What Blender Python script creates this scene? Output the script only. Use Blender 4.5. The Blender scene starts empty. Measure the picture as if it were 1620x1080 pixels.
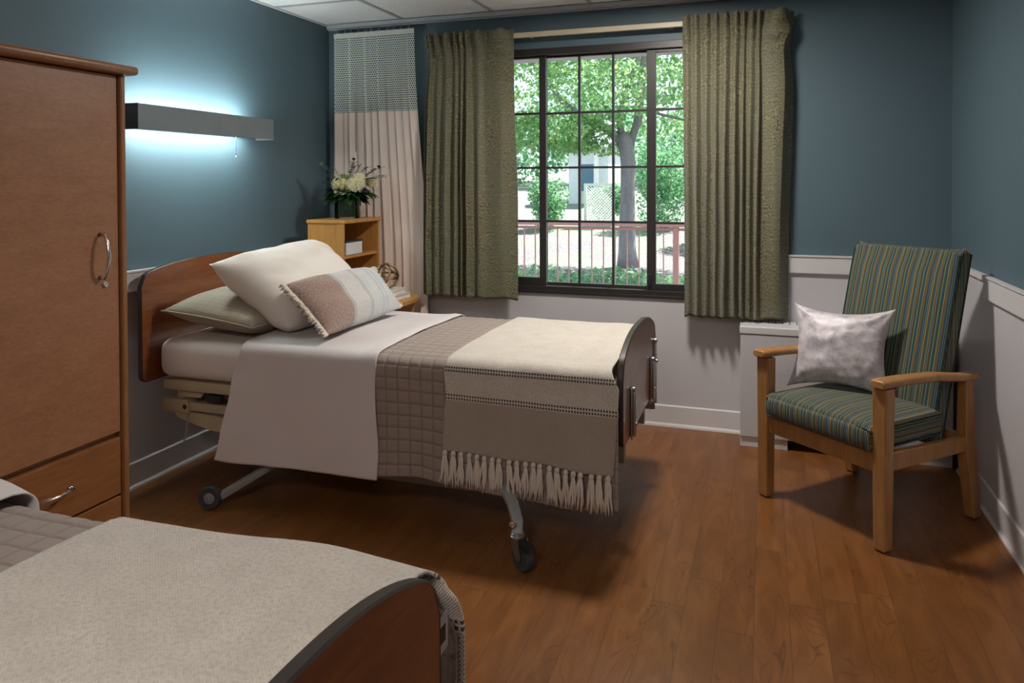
import bpy, bmesh, math, random
import numpy as np
from mathutils import Vector, Matrix, noise
C = bpy.context.scene.collection
sc = bpy.context.scene
PI = math.pi
rnd = random.Random(7)

# ------------------------------------------------------------------ camera, world, sun, lights
F_PX = 1176.56
cam_d = bpy.data.cameras.new('camera'); cam = bpy.data.objects.new('camera', cam_d); C.objects.link(cam)
cam_d.sensor_width = 36; cam_d.lens = 36 * F_PX / 1620
cam_d.shift_y = (306.66 - 540) / 1620
cam_d.clip_start = 0.05; cam_d.clip_end = 200
pit, rol, yaw = -0.0163, -0.0033, 0.3286
fw = Vector((-math.sin(yaw)*math.cos(pit), math.cos(yaw)*math.cos(pit), math.sin(pit)))
rt = Vector((math.cos(yaw), math.sin(yaw), 0)); up = rt.cross(fw)
r2 = rt*math.cos(rol) + up*math.sin(rol); u2 = -rt*math.sin(rol) + up*math.cos(rol)
M = Matrix((r2, u2, -fw)).transposed().to_4x4(); M.translation = Vector((2.7583, -4.3175, 1.4044))
cam.matrix_world = M
sc.camera = cam

sc.view_settings.view_transform = 'Standard'; sc.view_settings.look = 'None'
sc.view_settings.gamma = 1; sc.view_settings.exposure = 0.0
sc.cycles.use_denoising = True
sc.cycles.max_bounces = 8; sc.cycles.diffuse_bounces = 5; sc.cycles.transparent_max_bounces = 24
sc.cycles.sample_clamp_indirect = 6

w = bpy.data.worlds.new('world'); sc.world = w; w.use_nodes = True
nt = w.node_tree; bgn = nt.nodes['Background']
sky = nt.nodes.new('ShaderNodeTexSky'); sky.sky_type = 'HOSEK_WILKIE'; sky.turbidity = 5
sky.sun_direction = Vector((0.45, 0.35, 0.82)).normalized(); sky.ground_albedo = 0.3
hz = nt.nodes.new('ShaderNodeMix'); hz.data_type = 'RGBA'; hz.inputs[0].default_value = .55; hz.inputs[7].default_value = (.30, .33, .37, 1)
nt.links.new(sky.outputs[0], hz.inputs[6]); nt.links.new(hz.outputs[2], bgn.inputs[0]); bgn.inputs[1].default_value = 5.5

def add_light(name, kind, loc, energy, color, rot=(0, 0, 0), **kw):
    d = bpy.data.lights.new(name, kind); d.energy = energy; d.color = color
    for k, v in kw.items(): setattr(d, k, v)
    o = bpy.data.objects.new(name, d); C.objects.link(o); o.location = loc; o.rotation_euler = rot
    return o
sun = add_light('sun', 'SUN', (0, 10, 20), 18.0, (1, .96, .88), angle=math.radians(.6))
sun.rotation_euler = Vector((0.35, 0.62, 0.9)).to_track_quat('Z', 'Y').to_euler()
LIGHT_KEY = 37      # recessed ceiling light over the foot of the far bed
LIGHT_FILL = 29      # added fill panel on the ceiling, out of view beyond the near bed
OVERBED = 40

# ------------------------------------------------------------------ object helpers
ORG = {}
def _own(o, parent, org):
    ORG[o.name] = Vector(org)
    if parent is not None:
        o.parent = parent; o.location = Vector(org) - ORG[parent.name]
    else:
        o.location = org
def obj(name, bm, m, parent=None, smooth=False, bevel=0, seg=2, org=None, auto=None):
    me = bpy.data.meshes.new(name)
    if isinstance(bm, bmesh.types.BMesh):
        bmesh.ops.recalc_face_normals(bm, faces=bm.faces)
        bm.to_mesh(me); bm.free()
    else:
        me = bm; me.name = name
    o = bpy.data.objects.new(name, me); C.objects.link(o)
    if org is None:
        if len(me.vertices):
            co = np.empty(len(me.vertices)*3); me.vertices.foreach_get('co', co); co = co.reshape(-1, 3)
            lo, hi = co.min(0), co.max(0); org = ((lo[0]+hi[0])/2, (lo[1]+hi[1])/2, lo[2])
        else: org = (0, 0, 0)
    org = Vector([float(c) for c in org])
    me.transform(Matrix.Translation(-org))
    _own(o, parent, org)
    if isinstance(m, (list, tuple)):
        for q in m: me.materials.append(q)
    elif m: me.materials.append(m)
    if smooth:
        me.shade_smooth()
    if auto:
        me.shade_smooth(); me.set_sharp_from_angle(angle=math.radians(auto))
    if bevel:
        b = o.modifiers.new('bevel', 'BEVEL'); b.width = bevel; b.segments = seg; b.limit_method = 'ANGLE'; b.angle_limit = math.radians(40)
    return o
def nb():
    return bmesh.new()
def thing(name, label, cat, loc, group=None):
    o = bpy.data.objects.new(name, None); C.objects.link(o); o.empty_display_size = .05
    _own(o, None, Vector(loc)); o['label'] = label; o['category'] = cat
    if group: o['group'] = group
    return o
def tag(o, label, cat, group=None):
    o['label'] = label; o['category'] = cat
    if group: o['group'] = group
    return o
def struct(name, bm, m, **k):
    o = obj(name, bm, m, **k)
    if k.get('parent') is None: o['kind'] = 'structure'
    return o
def bx(bm, x0, x1, y0, y1, z0, z1, Mx=None, bev=0, seg=2):
    vs = [bm.verts.new((x, y, z)) for z in (z0, z1) for y in (y0, y1) for x in (x0, x1)]
    fs = [(0, 2, 3, 1), (4, 5, 7, 6), (0, 1, 5, 4), (2, 6, 7, 3), (0, 4, 6, 2), (1, 3, 7, 5)]
    F = [bm.faces.new([vs[i] for i in f]) for f in fs]
    if bev:
        es = list({e for f in F for e in f.edges})
        r = bmesh.ops.bevel(bm, geom=es, offset=bev, segments=seg, affect='EDGES', profile=.5)
        vs = list({v for f in r['faces'] for v in f.verts} | {v for v in vs if v.is_valid})
    if Mx is not None:
        for v in vs: v.co = Mx @ v.co
    return vs
def box(*a, **k):
    bm = nb(); bx(bm, *a, **k); return bm
def ring_pts(c, t, r, n, ref=None):
    t = t.normalized(); a = ref or (Vector((0, 0, 1)) if abs(t.z) < .9 else Vector((1, 0, 0)))
    u = t.cross(a).normalized(); v = t.cross(u)
    return [c + (u*math.cos(2*PI*i/n) + v*math.sin(2*PI*i/n))*r for i in range(n)]
def tube(bm, pts, r, n=8, cap=True, closed=False):
    pts = [Vector(p) for p in pts]; N = len(pts); rs = r if isinstance(r, (list, tuple)) else [r]*N
    rings = []
    for i, p in enumerate(pts):
        if closed: t = pts[(i+1) % N] - pts[i-1]
        else: t = pts[min(i+1, N-1)] - pts[max(i-1, 0)]
        ref = None
        rings.append([bm.verts.new(q) for q in ring_pts(p, t, rs[i], n)])
    for i in range(N if closed else N-1):
        a, b = rings[i], rings[(i+1) % N]
        # align rings
        best = min(range(n), key=lambda k: (a[0].co-b[k].co).length)
        for j in range(n):
            bm.faces.new((a[j], a[(j+1) % n], b[(j+1+best) % n], b[(j+best) % n]))
    if cap and not closed:
        bm.faces.new(rings[0]); bm.faces.new(rings[-1])
def lathe(bm, prof, c, n=32, Mx=None):
    rings = []
    for r, z in prof:
        rings.append([bm.verts.new((max(r, 1e-4)*math.cos(2*PI*i/n), max(r, 1e-4)*math.sin(2*PI*i/n), z)) for i in range(n)])
    for a, b in zip(rings, rings[1:]):
        for j in range(n): bm.faces.new((a[j], a[(j+1) % n], b[(j+1) % n], b[j]))
    bm.faces.new(rings[0]); bm.faces.new(rings[-1])
    T = Matrix.Translation(Vector(c)) @ (Mx if Mx is not None else Matrix.Identity(4))
    for rg in rings:
        for v in rg: v.co = T @ v.co
def prism(bm, poly, a, b, axis='x'):
    """poly: 2D points; extruded along axis from a to b.  x: (y,z)  y: (x,z)  z: (x,y)"""
    def P(q, t):
        return {'x': (t, q[0], q[1]), 'y': (q[0], t, q[1]), 'z': (q[0], q[1], t)}[axis]
    A = [bm.verts.new(P(q, a)) for q in poly]; B = [bm.verts.new(P(q, b)) for q in poly]
    bm.faces.new(A); bm.faces.new(B)
    for i in range(len(poly)):
        j = (i+1) % len(poly); bm.faces.new((A[i], A[j], B[j], B[i]))
def grid_mesh(name, P, UV, closed_u=False):
    """P: array (nu,nv,3), UV: array (nu,nv,2)"""
    nu, nv = P.shape[:2]; me = bpy.data.meshes.new(name)
    V = P.reshape(-1, 3); F = []
    for i in range(nu-1):
        for j in range(nv-1):
            a = i*nv+j; F.append((a, a+nv, a+nv+1, a+1))
    me.from_pydata(V.tolist(), [], F)
    uv = me.uv_layers.new(name='UVMap'); U = UV.reshape(-1, 2)
    idx = np.array(F).reshape(-1); uv.data.foreach_set('uv', U[idx].reshape(-1).astype(float))
    me.shade_smooth(); return me
def solid(o, t, off=1):
    s = o.modifiers.new('solid', 'SOLIDIFY'); s.thickness = t; s.offset = off; return o
def n1(x, y=0, z=0): return noise.noise(Vector((x, y, z)))
def sst(a, b, x):
    t = min(1, max(0, (x-a)/(b-a))); return t*t*(3-2*t)

# ------------------------------------------------------------------ materials
class NT:
    def __init__(s, name):
        s.m = bpy.data.materials.new(name); s.m.use_nodes = True; s.t = s.m.node_tree; s.n = s.t.nodes; s.l = s.t.links
        s.b = s.n['Principled BSDF']
    def N(s, typ, **k):
        x = s.n.new(typ)
        for a, v in k.items():
            if a == 'op': x.operation = v
            elif hasattr(x, a): setattr(x, a, v)
        return x
    def L(s, a, b): s.l.new(a, b)
    def coord(s, kind='Object', scale=(1, 1, 1), rot=(0, 0, 0)):
        tc = s.N('ShaderNodeTexCoord'); mp = s.N('ShaderNodeMapping'); mp.inputs['Scale'].default_value = scale; mp.inputs['Rotation'].default_value = rot
        s.L(tc.outputs[kind], mp.inputs[0]); return mp.outputs[0]
    def noise(s, vec, scale, detail=4, rough=.5, dist=0):
        x = s.N('ShaderNodeTexNoise'); x.inputs['Scale'].default_value = scale; x.inputs['Detail'].default_value = detail
        x.inputs['Roughness'].default_value = rough; x.inputs['Distortion'].default_value = dist; s.L(vec, x.inputs['Vector']); return x.outputs['Fac']
    def ramp(s, fac, stops, interp='LINEAR'):
        x = s.N('ShaderNodeValToRGB'); x.color_ramp.interpolation = interp; e = x.color_ramp.elements
        while len(e) < len(stops): e.new(.5)
        for i, (p, c) in enumerate(stops):
            e[i].position = p; e[i].color = (*c, 1) if len(c) == 3 else c
        s.L(fac, x.inputs[0]); return x.outputs[0]
    def mix(s, fac, a, b, mode='MIX'):
        x = s.N('ShaderNodeMix'); x.data_type = 'RGBA'; x.blend_type = mode
        for inp, v in ((x.inputs[0], fac), (x.inputs[6], a), (x.inputs[7], b)):
            if hasattr(v, 'is_linked'): s.L(v, inp)
            elif isinstance(v, (int, float)): inp.default_value = v
            else: inp.default_value = (*v, 1)
        return x.outputs[2]
    def math(s, op, a, b=None, c=None):
        x = s.N('ShaderNodeMath'); x.operation = op
        for i, v in enumerate((a, b, c)):
            if v is None: continue
            if hasattr(v, 'is_linked'): s.L(v, x.inputs[i])
            else: x.inputs[i].default_value = v
        return x.outputs[0]
    def sep(s, vec):
        x = s.N('ShaderNodeSeparateXYZ'); s.L(vec, x.inputs[0]); return x.outputs
    def comb(s, *v):
        x = s.N('ShaderNodeCombineXYZ')
        for i, q in enumerate(v):
            if hasattr(q, 'is_linked'): s.L(q, x.inputs[i])
            else: x.inputs[i].default_value = q
        return x.outputs[0]
    def bump(s, h, strength=.3, dist=.01):
        x = s.N('ShaderNodeBump'); x.inputs['Strength'].default_value = strength; x.inputs['Distance'].default_value = dist
        s.L(h, x.inputs['Height']); s.L(x.outputs[0], s.b.inputs['Normal']); return x
    def set(s, color=None, rough=None, metal=None, spec=None, sheen=None, coat=None):
        B = s.b.inputs
        if color is not None:
            if hasattr(color, 'is_linked'): s.L(color, B['Base Color'])
            else: B['Base Color'].default_value = (*color, 1)
        if rough is not None:
            if hasattr(rough, 'is_linked'): s.L(rough, B['Roughness'])
            else: B['Roughness'].default_value = rough
        if metal is not None: B['Metallic'].default_value = metal
        if spec is not None: B['Specular IOR Level'].default_value = spec
        if sheen is not None: B['Sheen Weight'].default_value = sheen
        if coat is not None: B['Coat Weight'].default_value = coat
        return s.m
def S(r, g, b):
    f = lambda c: (c/255)/12.92 if c <= 10 else ((c/255+.055)/1.055)**2.4
    return (f(r), f(g), f(b))

def paint(name, col, rough=.55, var=.06, bs=.08, scale=180):
    k = NT(name); v = k.coord(); n = k.noise(v, 2.2, 3)
    c = k.ramp(n, [(.3, tuple(x*(1-var) for x in col)), (.7, tuple(x*(1+var) for x in col))])
    k.bump(k.noise(v, scale, 3), bs, .004); return k.set(c, rough)
def wood(name, dark, light, axis='z', rough=.38, gs=14, st=.07, coat=0, bump=.05):
    sc3 = {'x': (st, 1, 1), 'y': (1, st, 1), 'z': (1, 1, st)}[axis]
    k = NT(name); v = k.coord('Object', sc3)
    n = k.noise(v, gs, 6, .6, .6); f = k.noise(v, gs*9, 4, .65)
    c = k.ramp(n, [(.28, dark), (.5, tuple((a+b)/2 for a, b in zip(dark, light))), (.72, light)])
    c = k.mix(.35, c, k.ramp(f, [(.35, tuple(x*.6 for x in dark)), (.65, light)]))
    k.bump(f, bump, .003); return k.set(c, rough, coat=coat)
def fabric(name, col, rough=.9, weave=.0014, var=.08, bs=.35, sheen=.15, col2=None, ns=6):
    k = NT(name); tc = k.N('ShaderNodeTexCoord'); s = k.sep(tc.outputs['UV'])
    f = 2*PI/weave
    h = k.math('MULTIPLY', k.math('SINE', k.math('MULTIPLY', s[0], f)), k.math('SINE', k.math('MULTIPLY', s[1], f)))
    n = k.noise(tc.outputs['Object'], ns, 4)
    a = tuple(x*(1-var) for x in col); b = tuple(x*(1+var) for x in (col2 or col))
    c = k.ramp(n, [(.3, a), (.7, b)])
    big = k.noise(tc.outputs['Object'], 60, 3)
    hh = k.math('ADD', k.math('MULTIPLY', h, .5), k.math('MULTIPLY', big, .6))
    k.bump(hh, bs, .0012); return k.set(c, rough, sheen=sheen, spec=.2)
def plain(name, col, rough=.5, metal=0, spec=None, ns=8, var=.05):
    k = NT(name); n = k.noise(k.coord(), ns, 3)
    c = k.ramp(n, [(.3, tuple(x*(1-var) for x in col)), (.7, tuple(min(1, x*(1+var)) for x in col))])
    return k.set(c, rough, metal, spec)

m_wall = paint('blue_wall_paint', S(84, 106, 117), .5, .02)
m_white = paint('white_wainscot', S(198, 196, 200), .45, .02, .04)
m_whitetrim = plain('white_trim', S(212, 210, 212), .35, var=.01)
m_bead = plain('white_bead', S(240, 240, 240), .3, var=.01)
m_ward = wood('maple_laminate', S(152, 102, 70), S(174, 124, 88), 'y', .42, 16, .35)
m_wardtrim = wood('maple_trim', S(138, 90, 54), S(160, 110, 70), 'z', .35, 12, .1)
m_drawer = wood('maple_drawer', S(138, 86, 48), S(160, 106, 64), 'y', .38, 10, .1)
m_cherry = wood('cherry_board', S(112, 60, 34), S(156, 94, 58), 'y', .3, 7, .12, coat=.4)
m_tmold = plain('dark_edge', S(48, 34, 28), .42)
m_chairwood = wood('chair_maple', S(150, 104, 60), S(186, 138, 88), 'z', .4, 12, .09)
m_stand = wood('stand_maple', S(186, 132, 66), S(206, 154, 88), 'z', .4, 8, .1)
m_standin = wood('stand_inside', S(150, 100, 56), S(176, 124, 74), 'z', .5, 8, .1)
m_chrome = plain('chrome', (.75, .75, .76), .18, 1)
m_steel = plain('zinc_steel', (.45, .46, .48), .35, 1)
m_beige = plain('beige_enamel', S(184, 170, 140), .45)
m_greyen = plain('grey_enamel', S(150, 150, 148), .45)
m_black = plain('black_plastic', (.015, .015, .017), .45)
m_tyre = plain('wheel_rubber', (.05, .055, .06), .6)
m_hubm = plain('wheel_hub', (.25, .27, .29), .5)
m_bronze = plain('dark_bronze_frame', (.022, .019, .02), .4)
m_lighthouse = plain('light_housing', S(128, 138, 142), .45)
m_lightend = plain('light_end_cap', S(84, 84, 88), .5)
m_sheet = fabric('white_sheet', S(222, 216, 216), weave=.0011, var=.01, bs=.15)
m_fitted = fabric('fitted_sheet', S(226, 219, 214), weave=.0011, var=.01, bs=.12)
m_case = fabric('white_pillowcase', S(236, 229, 220), weave=.0011, var=.01, bs=.12)
def quiltmat():
    k = NT('taupe_quilt'); tc = k.N('ShaderNodeTexCoord'); s = k.sep(tc.outputs['UV'])
    la = k.math('ABSOLUTE', k.math('SUBTRACT', k.math('FRACT', k.math('ADD', k.math('DIVIDE', s[0], .052), .5)), .5)); lb = k.math('ABSOLUTE', k.math('SUBTRACT', k.math('FRACT', k.math('ADD', k.math('DIVIDE', s[1], .052), .5)), .5))
    g = k.math('MINIMUM', la, lb); n = k.noise(tc.outputs['Object'], 220, 3)
    gr = k.ramp(g, [(0, (0,)*3), (.10, (1,)*3)])
    c = k.mix(gr, S(142, 128, 120), S(164, 150, 142)); c = k.mix(k.math('MULTIPLY', n, .25), c, S(140, 124, 116))
    k.bump(k.math('ADD', k.math('MULTIPLY', gr, 1.0), k.math('MULTIPLY', n, .35)), .5, .004); return k.set(c, .85, sheen=.2, spec=.2)
m_quilt = quiltmat()
m_sham = fabric('grey_sham', S(156, 146, 130), weave=.0013, var=.04, bs=.3)
m_cream = fabric('cream_yarn', S(222, 212, 200), weave=.004, bs=.5)

def emis(name, col, st):
    k = NT(name); k.b.inputs['Emission Color'].default_value = (*col, 1); k.b.inputs['Emission Strength'].default_value = st
    return k.set((.8, .8, .8), .6)
m_tube_up = emis('lamp_lens_up', (.90, 1.0, .96), OVERBED*1.3)
m_tube_dn = emis('lamp_lens_down', (.90, 1.0, .96), OVERBED)
m_ceil_lens = emis('ceiling_lens', (1, .93, .84), 2.5)

def floor_mat():
    k = NT('wood_plank_floor'); v = k.coord(); s = k.sep(v)
    PW = .109
    px = k.math('DIVIDE', s[0], PW); pid = k.math('FLOOR', px); fx = k.math('SUBTRACT', px, pid)
    wn = k.N('ShaderNodeTexWhiteNoise', noise_dimensions='1D'); k.L(pid, wn.inputs['W'])
    yy = k.math('ADD', s[1], k.math('MULTIPLY', wn.outputs['Value'], 1.7)); py = k.math('DIVIDE', yy, 1.22); pidy = k.math('FLOOR', py)
    wn2 = k.N('ShaderNodeTexWhiteNoise', noise_dimensions='2D'); k.L(k.comb(pid, pidy, 0), wn2.inputs['Vector'])
    off = k.math('MULTIPLY', wn2.outputs['Value'], 40)
    gv = k.comb(k.math('ADD', s[0], off), k.math('MULTIPLY', k.math('ADD', s[1], off), .22), 0)
    g = k.noise(gv, 12, 5, .6, 1.2)
    # cathedral contour lines
    cg = k.noise(gv, 7, 2, .4, .4)
    ct = k.math('PINGPONG', k.math('MULTIPLY', cg, 26), .5)
    line = k.ramp(ct, [(0, (1, 1, 1)), (.10, (0, 0, 0))])
    brk = k.ramp(k.noise(gv, 9, 3), [(.5, (0, 0, 0)), (.6, (1, 1, 1))])
    lf = k.math('MULTIPLY', line, brk)
    c = k.ramp(g, [(.25, S(104, 64, 28)), (.5, S(122, 76, 36)), (.75, S(140, 91, 47))])
    tone = k.ramp(wn2.outputs['Value'], [(0, (.93, .92, .91)), (1, (1.06, 1.05, 1.04))])
    c = k.mix(1, c, tone, 'MULTIPLY')
    c = k.mix(k.math('MULTIPLY', lf, .55), c, S(62, 32, 16))
    seam = k.math('LESS_THAN', fx, .014)
    fy = k.math('SUBTRACT', py, pidy); seamy = k.math('LESS_THAN', fy, .0025)
    sm = k.math('MAXIMUM', seam, seamy)
    c = k.mix(k.math('MULTIPLY', sm, .6), c, S(50, 30, 22))
    h = k.math('SUBTRACT', k.math('MULTIPLY', g, .3), sm); k.bump(h, .12, .002)
    r = k.ramp(k.noise(v, 3, 4), [(.3, (.30,)*3), (.7, (.42,)*3)])
    return k.set(c, r, spec=.45)
m_floor = floor_mat()

def ceil_mat():
    k = NT('ceiling_tile'); v = k.coord(); n = k.noise(v, 130, 4, .7)
    c = k.ramp(n, [(.33, S(200, 200, 204)), (.5, S(240, 240, 243))]); k.bump(n, .3, .003); return k.set(c, .9)
m_ceil = ceil_mat()
m_grid = plain('ceiling_grid_metal', S(168, 170, 175), .5)

def quilt_like(k):  pass

def throw_mat():
    """UV.y = metres from the cloth's edge (near side hem = 0); cream with two dashed bands and a brown herringbone end"""
    k = NT('throw_weave'); tc = k.N('ShaderNodeTexCoord'); s = k.sep(tc.outputs['UV'])
    ev = s[1]
    f = 2*PI/.0062
    wv = k.math('MULTIPLY', k.math('SINE', k.math('MULTIPLY', s[0], f)), k.math('SINE', k.math('MULTIPLY', s[1], f)))
    n = k.noise(tc.outputs['UV'], 240, 3)
    cream = k.ramp(k.noise(tc.outputs['UV'], 14, 4), [(.3, S(216, 208, 198)), (.7, S(230, 223, 213))])
    cream = k.mix(k.ramp(wv, [(.1, (.22,)*3), (.6, (0,)*3)]), cream, S(190, 180, 168))
    cream = k.mix(k.ramp(k.noise(tc.outputs['UV'], 130, 4, .7), [(.38, (.5,)*3), (.55, (0,)*3)]), cream, S(180, 170, 158))
    # herringbone brown
    hb = k.math('PINGPONG', k.math('ADD', k.math('MULTIPLY', s[1], 130), k.math('PINGPONG', k.math('MULTIPLY', s[0], 130), 1.2)), .5)
    brown = k.mix(k.ramp(hb, [(.15, (0,)*3), (.4, (1,)*3)]), S(146, 132, 121), S(222, 211, 198))
    brown = k.mix(k.math('MULTIPLY', n, .5), brown, S(158, 144, 134))
    isb = k.math('LESS_THAN', ev, .20)
    c = k.mix(isb, cream, brown)
    dash = k.math('GREATER_THAN', k.math('SINE', k.math('MULTIPLY', s[0], 2*PI/.011)), -.35)
    for y0 in (.207, .220, .315, .328):
        d = k.math('ABSOLUTE', k.math('SUBTRACT', ev, y0)); b = k.math('LESS_THAN', d, .0036)
        c = k.mix(k.math('MULTIPLY', k.math('MULTIPLY', b, dash), .92), c, S(46, 42, 44))
    k.bump(k.math('ADD', k.math('MULTIPLY', wv, .5), k.math('ADD', n, k.math('MULTIPLY', hb, k.math('MULTIPLY', isb, 1.4)))), .6, .002)
    return k.set(c, .92, sheen=.2, spec=.15)
m_throw = throw_mat()

def drape_mat():
    k = NT('paisley_jacquard'); tc = k.N('ShaderNodeTexCoord'); uv = tc.outputs['UV']
    n1_ = k.N('ShaderNodeTexNoise'); n1_.inputs['Scale'].default_value = 9; n1_.inputs['Detail'].default_value = 1; k.L(uv, n1_.inputs['Vector'])
    wv = k.N('ShaderNodeTexWave', wave_type='RINGS'); wv.inputs['Scale'].default_value = 16; wv.inputs['Distortion'].default_value = 9
    wv.inputs['Detail'].default_value = 1.5; wv.inputs['Detail Scale'].default_value = 1.6; k.L(uv, wv.inputs['Vector'])
    vo = k.N('ShaderNodeTexVoronoi'); vo.inputs['Scale'].default_value = 7
    mv = k.N('ShaderNodeVectorMath', operation='ADD'); sm = k.N('ShaderNodeVectorMath', operation='SCALE'); sm.inputs['Scale'].default_value = .25
    k.L(n1_.outputs['Color'], sm.inputs[0]); k.L(uv, mv.inputs[0]); k.L(sm.outputs[0], mv.inputs[1]); k.L(mv.outputs[0], vo.inputs['Vector'])
    rings = k.math('SINE', k.math('MULTIPLY', vo.outputs['Distance'], 75))
    pat = k.math('GREATER_THAN', k.math('ADD', k.math('MULTIPLY', rings, .6), k.math('SUBTRACT', wv.outputs['Fac'], .5)), .05)
    fine = k.noise(uv, 420, 2)
    c = k.mix(pat, S(82, 82, 64), S(134, 127, 98))
    c = k.mix(k.ramp(k.noise(uv, 3.2, 2), [(.4, (0,)*3), (.62, (.45,)*3)]), c, S(108, 110, 90), 'MIX')
    c = k.mix(k.ramp(fine, [(.4, (0,)*3), (.6, (.3,)*3)]), c, S(74, 78, 64))
    k.bump(k.math('ADD', pat, fine), .35, .0015); m = k.set(c, .62, sheen=.2, spec=.3)
    return m
m_drape = drape_mat()
m_lining = fabric('drape_lining', S(190, 184, 168), bs=.1)

def stripe_mat():
    k = NT('stripe_upholstery'); tc = k.N('ShaderNodeTexCoord'); s = k.sep(tc.outputs['UV'])
    P = .084
    fr = k.math('FRACT', k.math('DIVIDE', k.math('ADD', s[0], 5.0), P))
    T, N_, G, B_, O, A, D = S(38, 80, 86), S(48, 66, 98), S(186, 156, 78), S(104, 86, 58), S(98, 108, 64), S(126, 148, 142), S(32, 54, 50)
    seq = [(T, 2), (G, .6), (B_, 2.2), (O, 1), (N_, 2), (A, .5), (D, 1.2), (A, .9), (D, 1), (G, .8), (B_, 1.4), (T, 1.6), (O, 1.4), (G, .4), (N_, 1.2), (A, .5), (B_, 1.6), (D, 1), (O, 1), (A, .5), (T, 1.2)]
    tot = sum(q[1] for q in seq); acc = 0; st = []
    for c_, w_ in seq: st.append((acc/tot, c_)); acc += w_
    c = k.ramp(fr, st, 'CONSTANT')
    tw = k.math('SINE', k.math('ADD', k.math('MULTIPLY', s[1], 2*PI/.0035), k.math('MULTIPLY', s[0], 2*PI/.0035)))
    n = k.noise(tc.outputs['UV'], 500, 2)
    c = k.mix(k.ramp(tw, [(.2, (.3,)*3), (.8, (0,)*3)]), c, S(40, 50, 46))
    k.bump(k.math('ADD', tw, n), .3, .001); return k.set(c, .8, sheen=.15, spec=.25)
m_stripe = stripe_mat()
m_pipe = fabric('teal_piping', S(40, 62, 62), bs=.2)

def mesh_mat():
    k = NT('curtain_netting'); tc = k.N('ShaderNodeTexCoord'); s = k.sep(tc.outputs['UV'])
    p = .0165
    a = k.math('DIVIDE', s[0], p); b = k.math('DIVIDE', s[1], p*.85); row = k.math('FLOOR', b)
    sh = k.math('MULTIPLY', k.math('MODULO', row, 2), .5)
    fx = k.math('SUBTRACT', k.math('FRACT', k.math('ADD', k.math('ADD', a, sh), 50)), .5); fy = k.math('SUBTRACT', k.math('FRACT', b), .5)
    d = k.math('SQRT', k.math('ADD', k.math('MULTIPLY', fx, fx), k.math('MULTIPLY', fy, fy)))
    hole = k.math('LESS_THAN', d, .40)
    hole = k.math('MULTIPLY', hole, .95)
    tr = k.N('ShaderNodeBsdfTransparent'); mx = k.N('ShaderNodeMixShader'); out = k.n['Material Output']
    k.set(S(222, 230, 222), .8); k.L(hole, mx.inputs[0]); k.L(k.b.outputs[0], mx.inputs[1]); k.L(tr.outputs[0], mx.inputs[2]); k.L(mx.outputs[0], out.inputs[0])
    return k.m
m_net = mesh_mat()
m_cub = fabric('blush_curtain', S(234, 218, 208), weave=.0012, var=.02, bs=.1)

def glass_mat(name, tint=(1, 1, 1), refl=1):
    k = NT(name); tr = k.N('ShaderNodeBsdfTransparent'); gl = k.N('ShaderNodeBsdfGlossy'); mx = k.N('ShaderNodeMixShader')
    tr.inputs[0].default_value = (*tint, 1); gl.inputs['Roughness'].default_value = .02
    fr = k.N('ShaderNodeFresnel'); fr.inputs[0].default_value = 1.45
    k.L(k.math('MULTIPLY', fr.outputs[0], refl), mx.inputs[0]); k.L(tr.outputs[0], mx.inputs[1]); k.L(gl.outputs[0], mx.inputs[2]); k.L(mx.outputs[0], k.n['Material Output'].inputs[0])
    return k.m
m_glass = glass_mat('window_glass', (.97, .99, .98), .3)
m_vase = glass_mat('vase_glass', (.80, .92, .86))

def leaf_mat(name, a, b, trans=.5):
    k = NT(name); oi = k.N('ShaderNodeNewGeometry'); 
    c = k.ramp(oi.outputs['Random Per Island'], [(0, a), (1, b)])
    k.set(c, .6, spec=.2); t = k.N('ShaderNodeBsdfTranslucent'); k.L(c, t.inputs[0])
    mx = k.N('ShaderNodeMixShader'); mx.inputs[0].default_value = trans
    k.L(k.b.outputs[0], mx.inputs[1]); k.L(t.outputs[0], mx.inputs[2]); k.L(mx.outputs[0], k.n['Material Output'].inputs[0])
    return k.m
m_leaf = leaf_mat('maple_leaves', S(104, 160, 112), S(196, 220, 158), .6)
m_shrub = leaf_mat('shrub_leaves', S(86, 144, 112), S(164, 204, 156), .4)
m_bark = wood('bark', S(120, 114, 120), S(164, 156, 160), 'z', .9, 10, .2, bump=.6)
m_dkleaf = leaf_mat('dark_leaves', S(18, 46, 24), S(50, 86, 44), .15)
m_sage = leaf_mat('sage_leaves', S(84, 104, 92), S(134, 150, 132), .2)
m_petal = leaf_mat('cream_petals', S(236, 230, 190), S(248, 244, 218), .25)
m_stem = plain('green_stem', S(60, 90, 40), .6)

# ------------------------------------------------------------------ room
W, H, YR = 3.658, 2.44, -5.6
bm = nb(); bx(bm, -.12, W+.12, YR-.12, .14, -.12, 0); struct('floor', bm, m_floor, org=(0, 0, 0))
struct('ceiling', box(-.12, W+.12, YR-.12, .14, H, H+.12), m_ceil, org=(0, 0, H))
struct('wall_left', box(-.12, 0, YR-.12, .14, 0, H), m_wall)
struct('wall_right', box(W, W+.12, YR-.12, .14, 0, H), m_wall)
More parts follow.
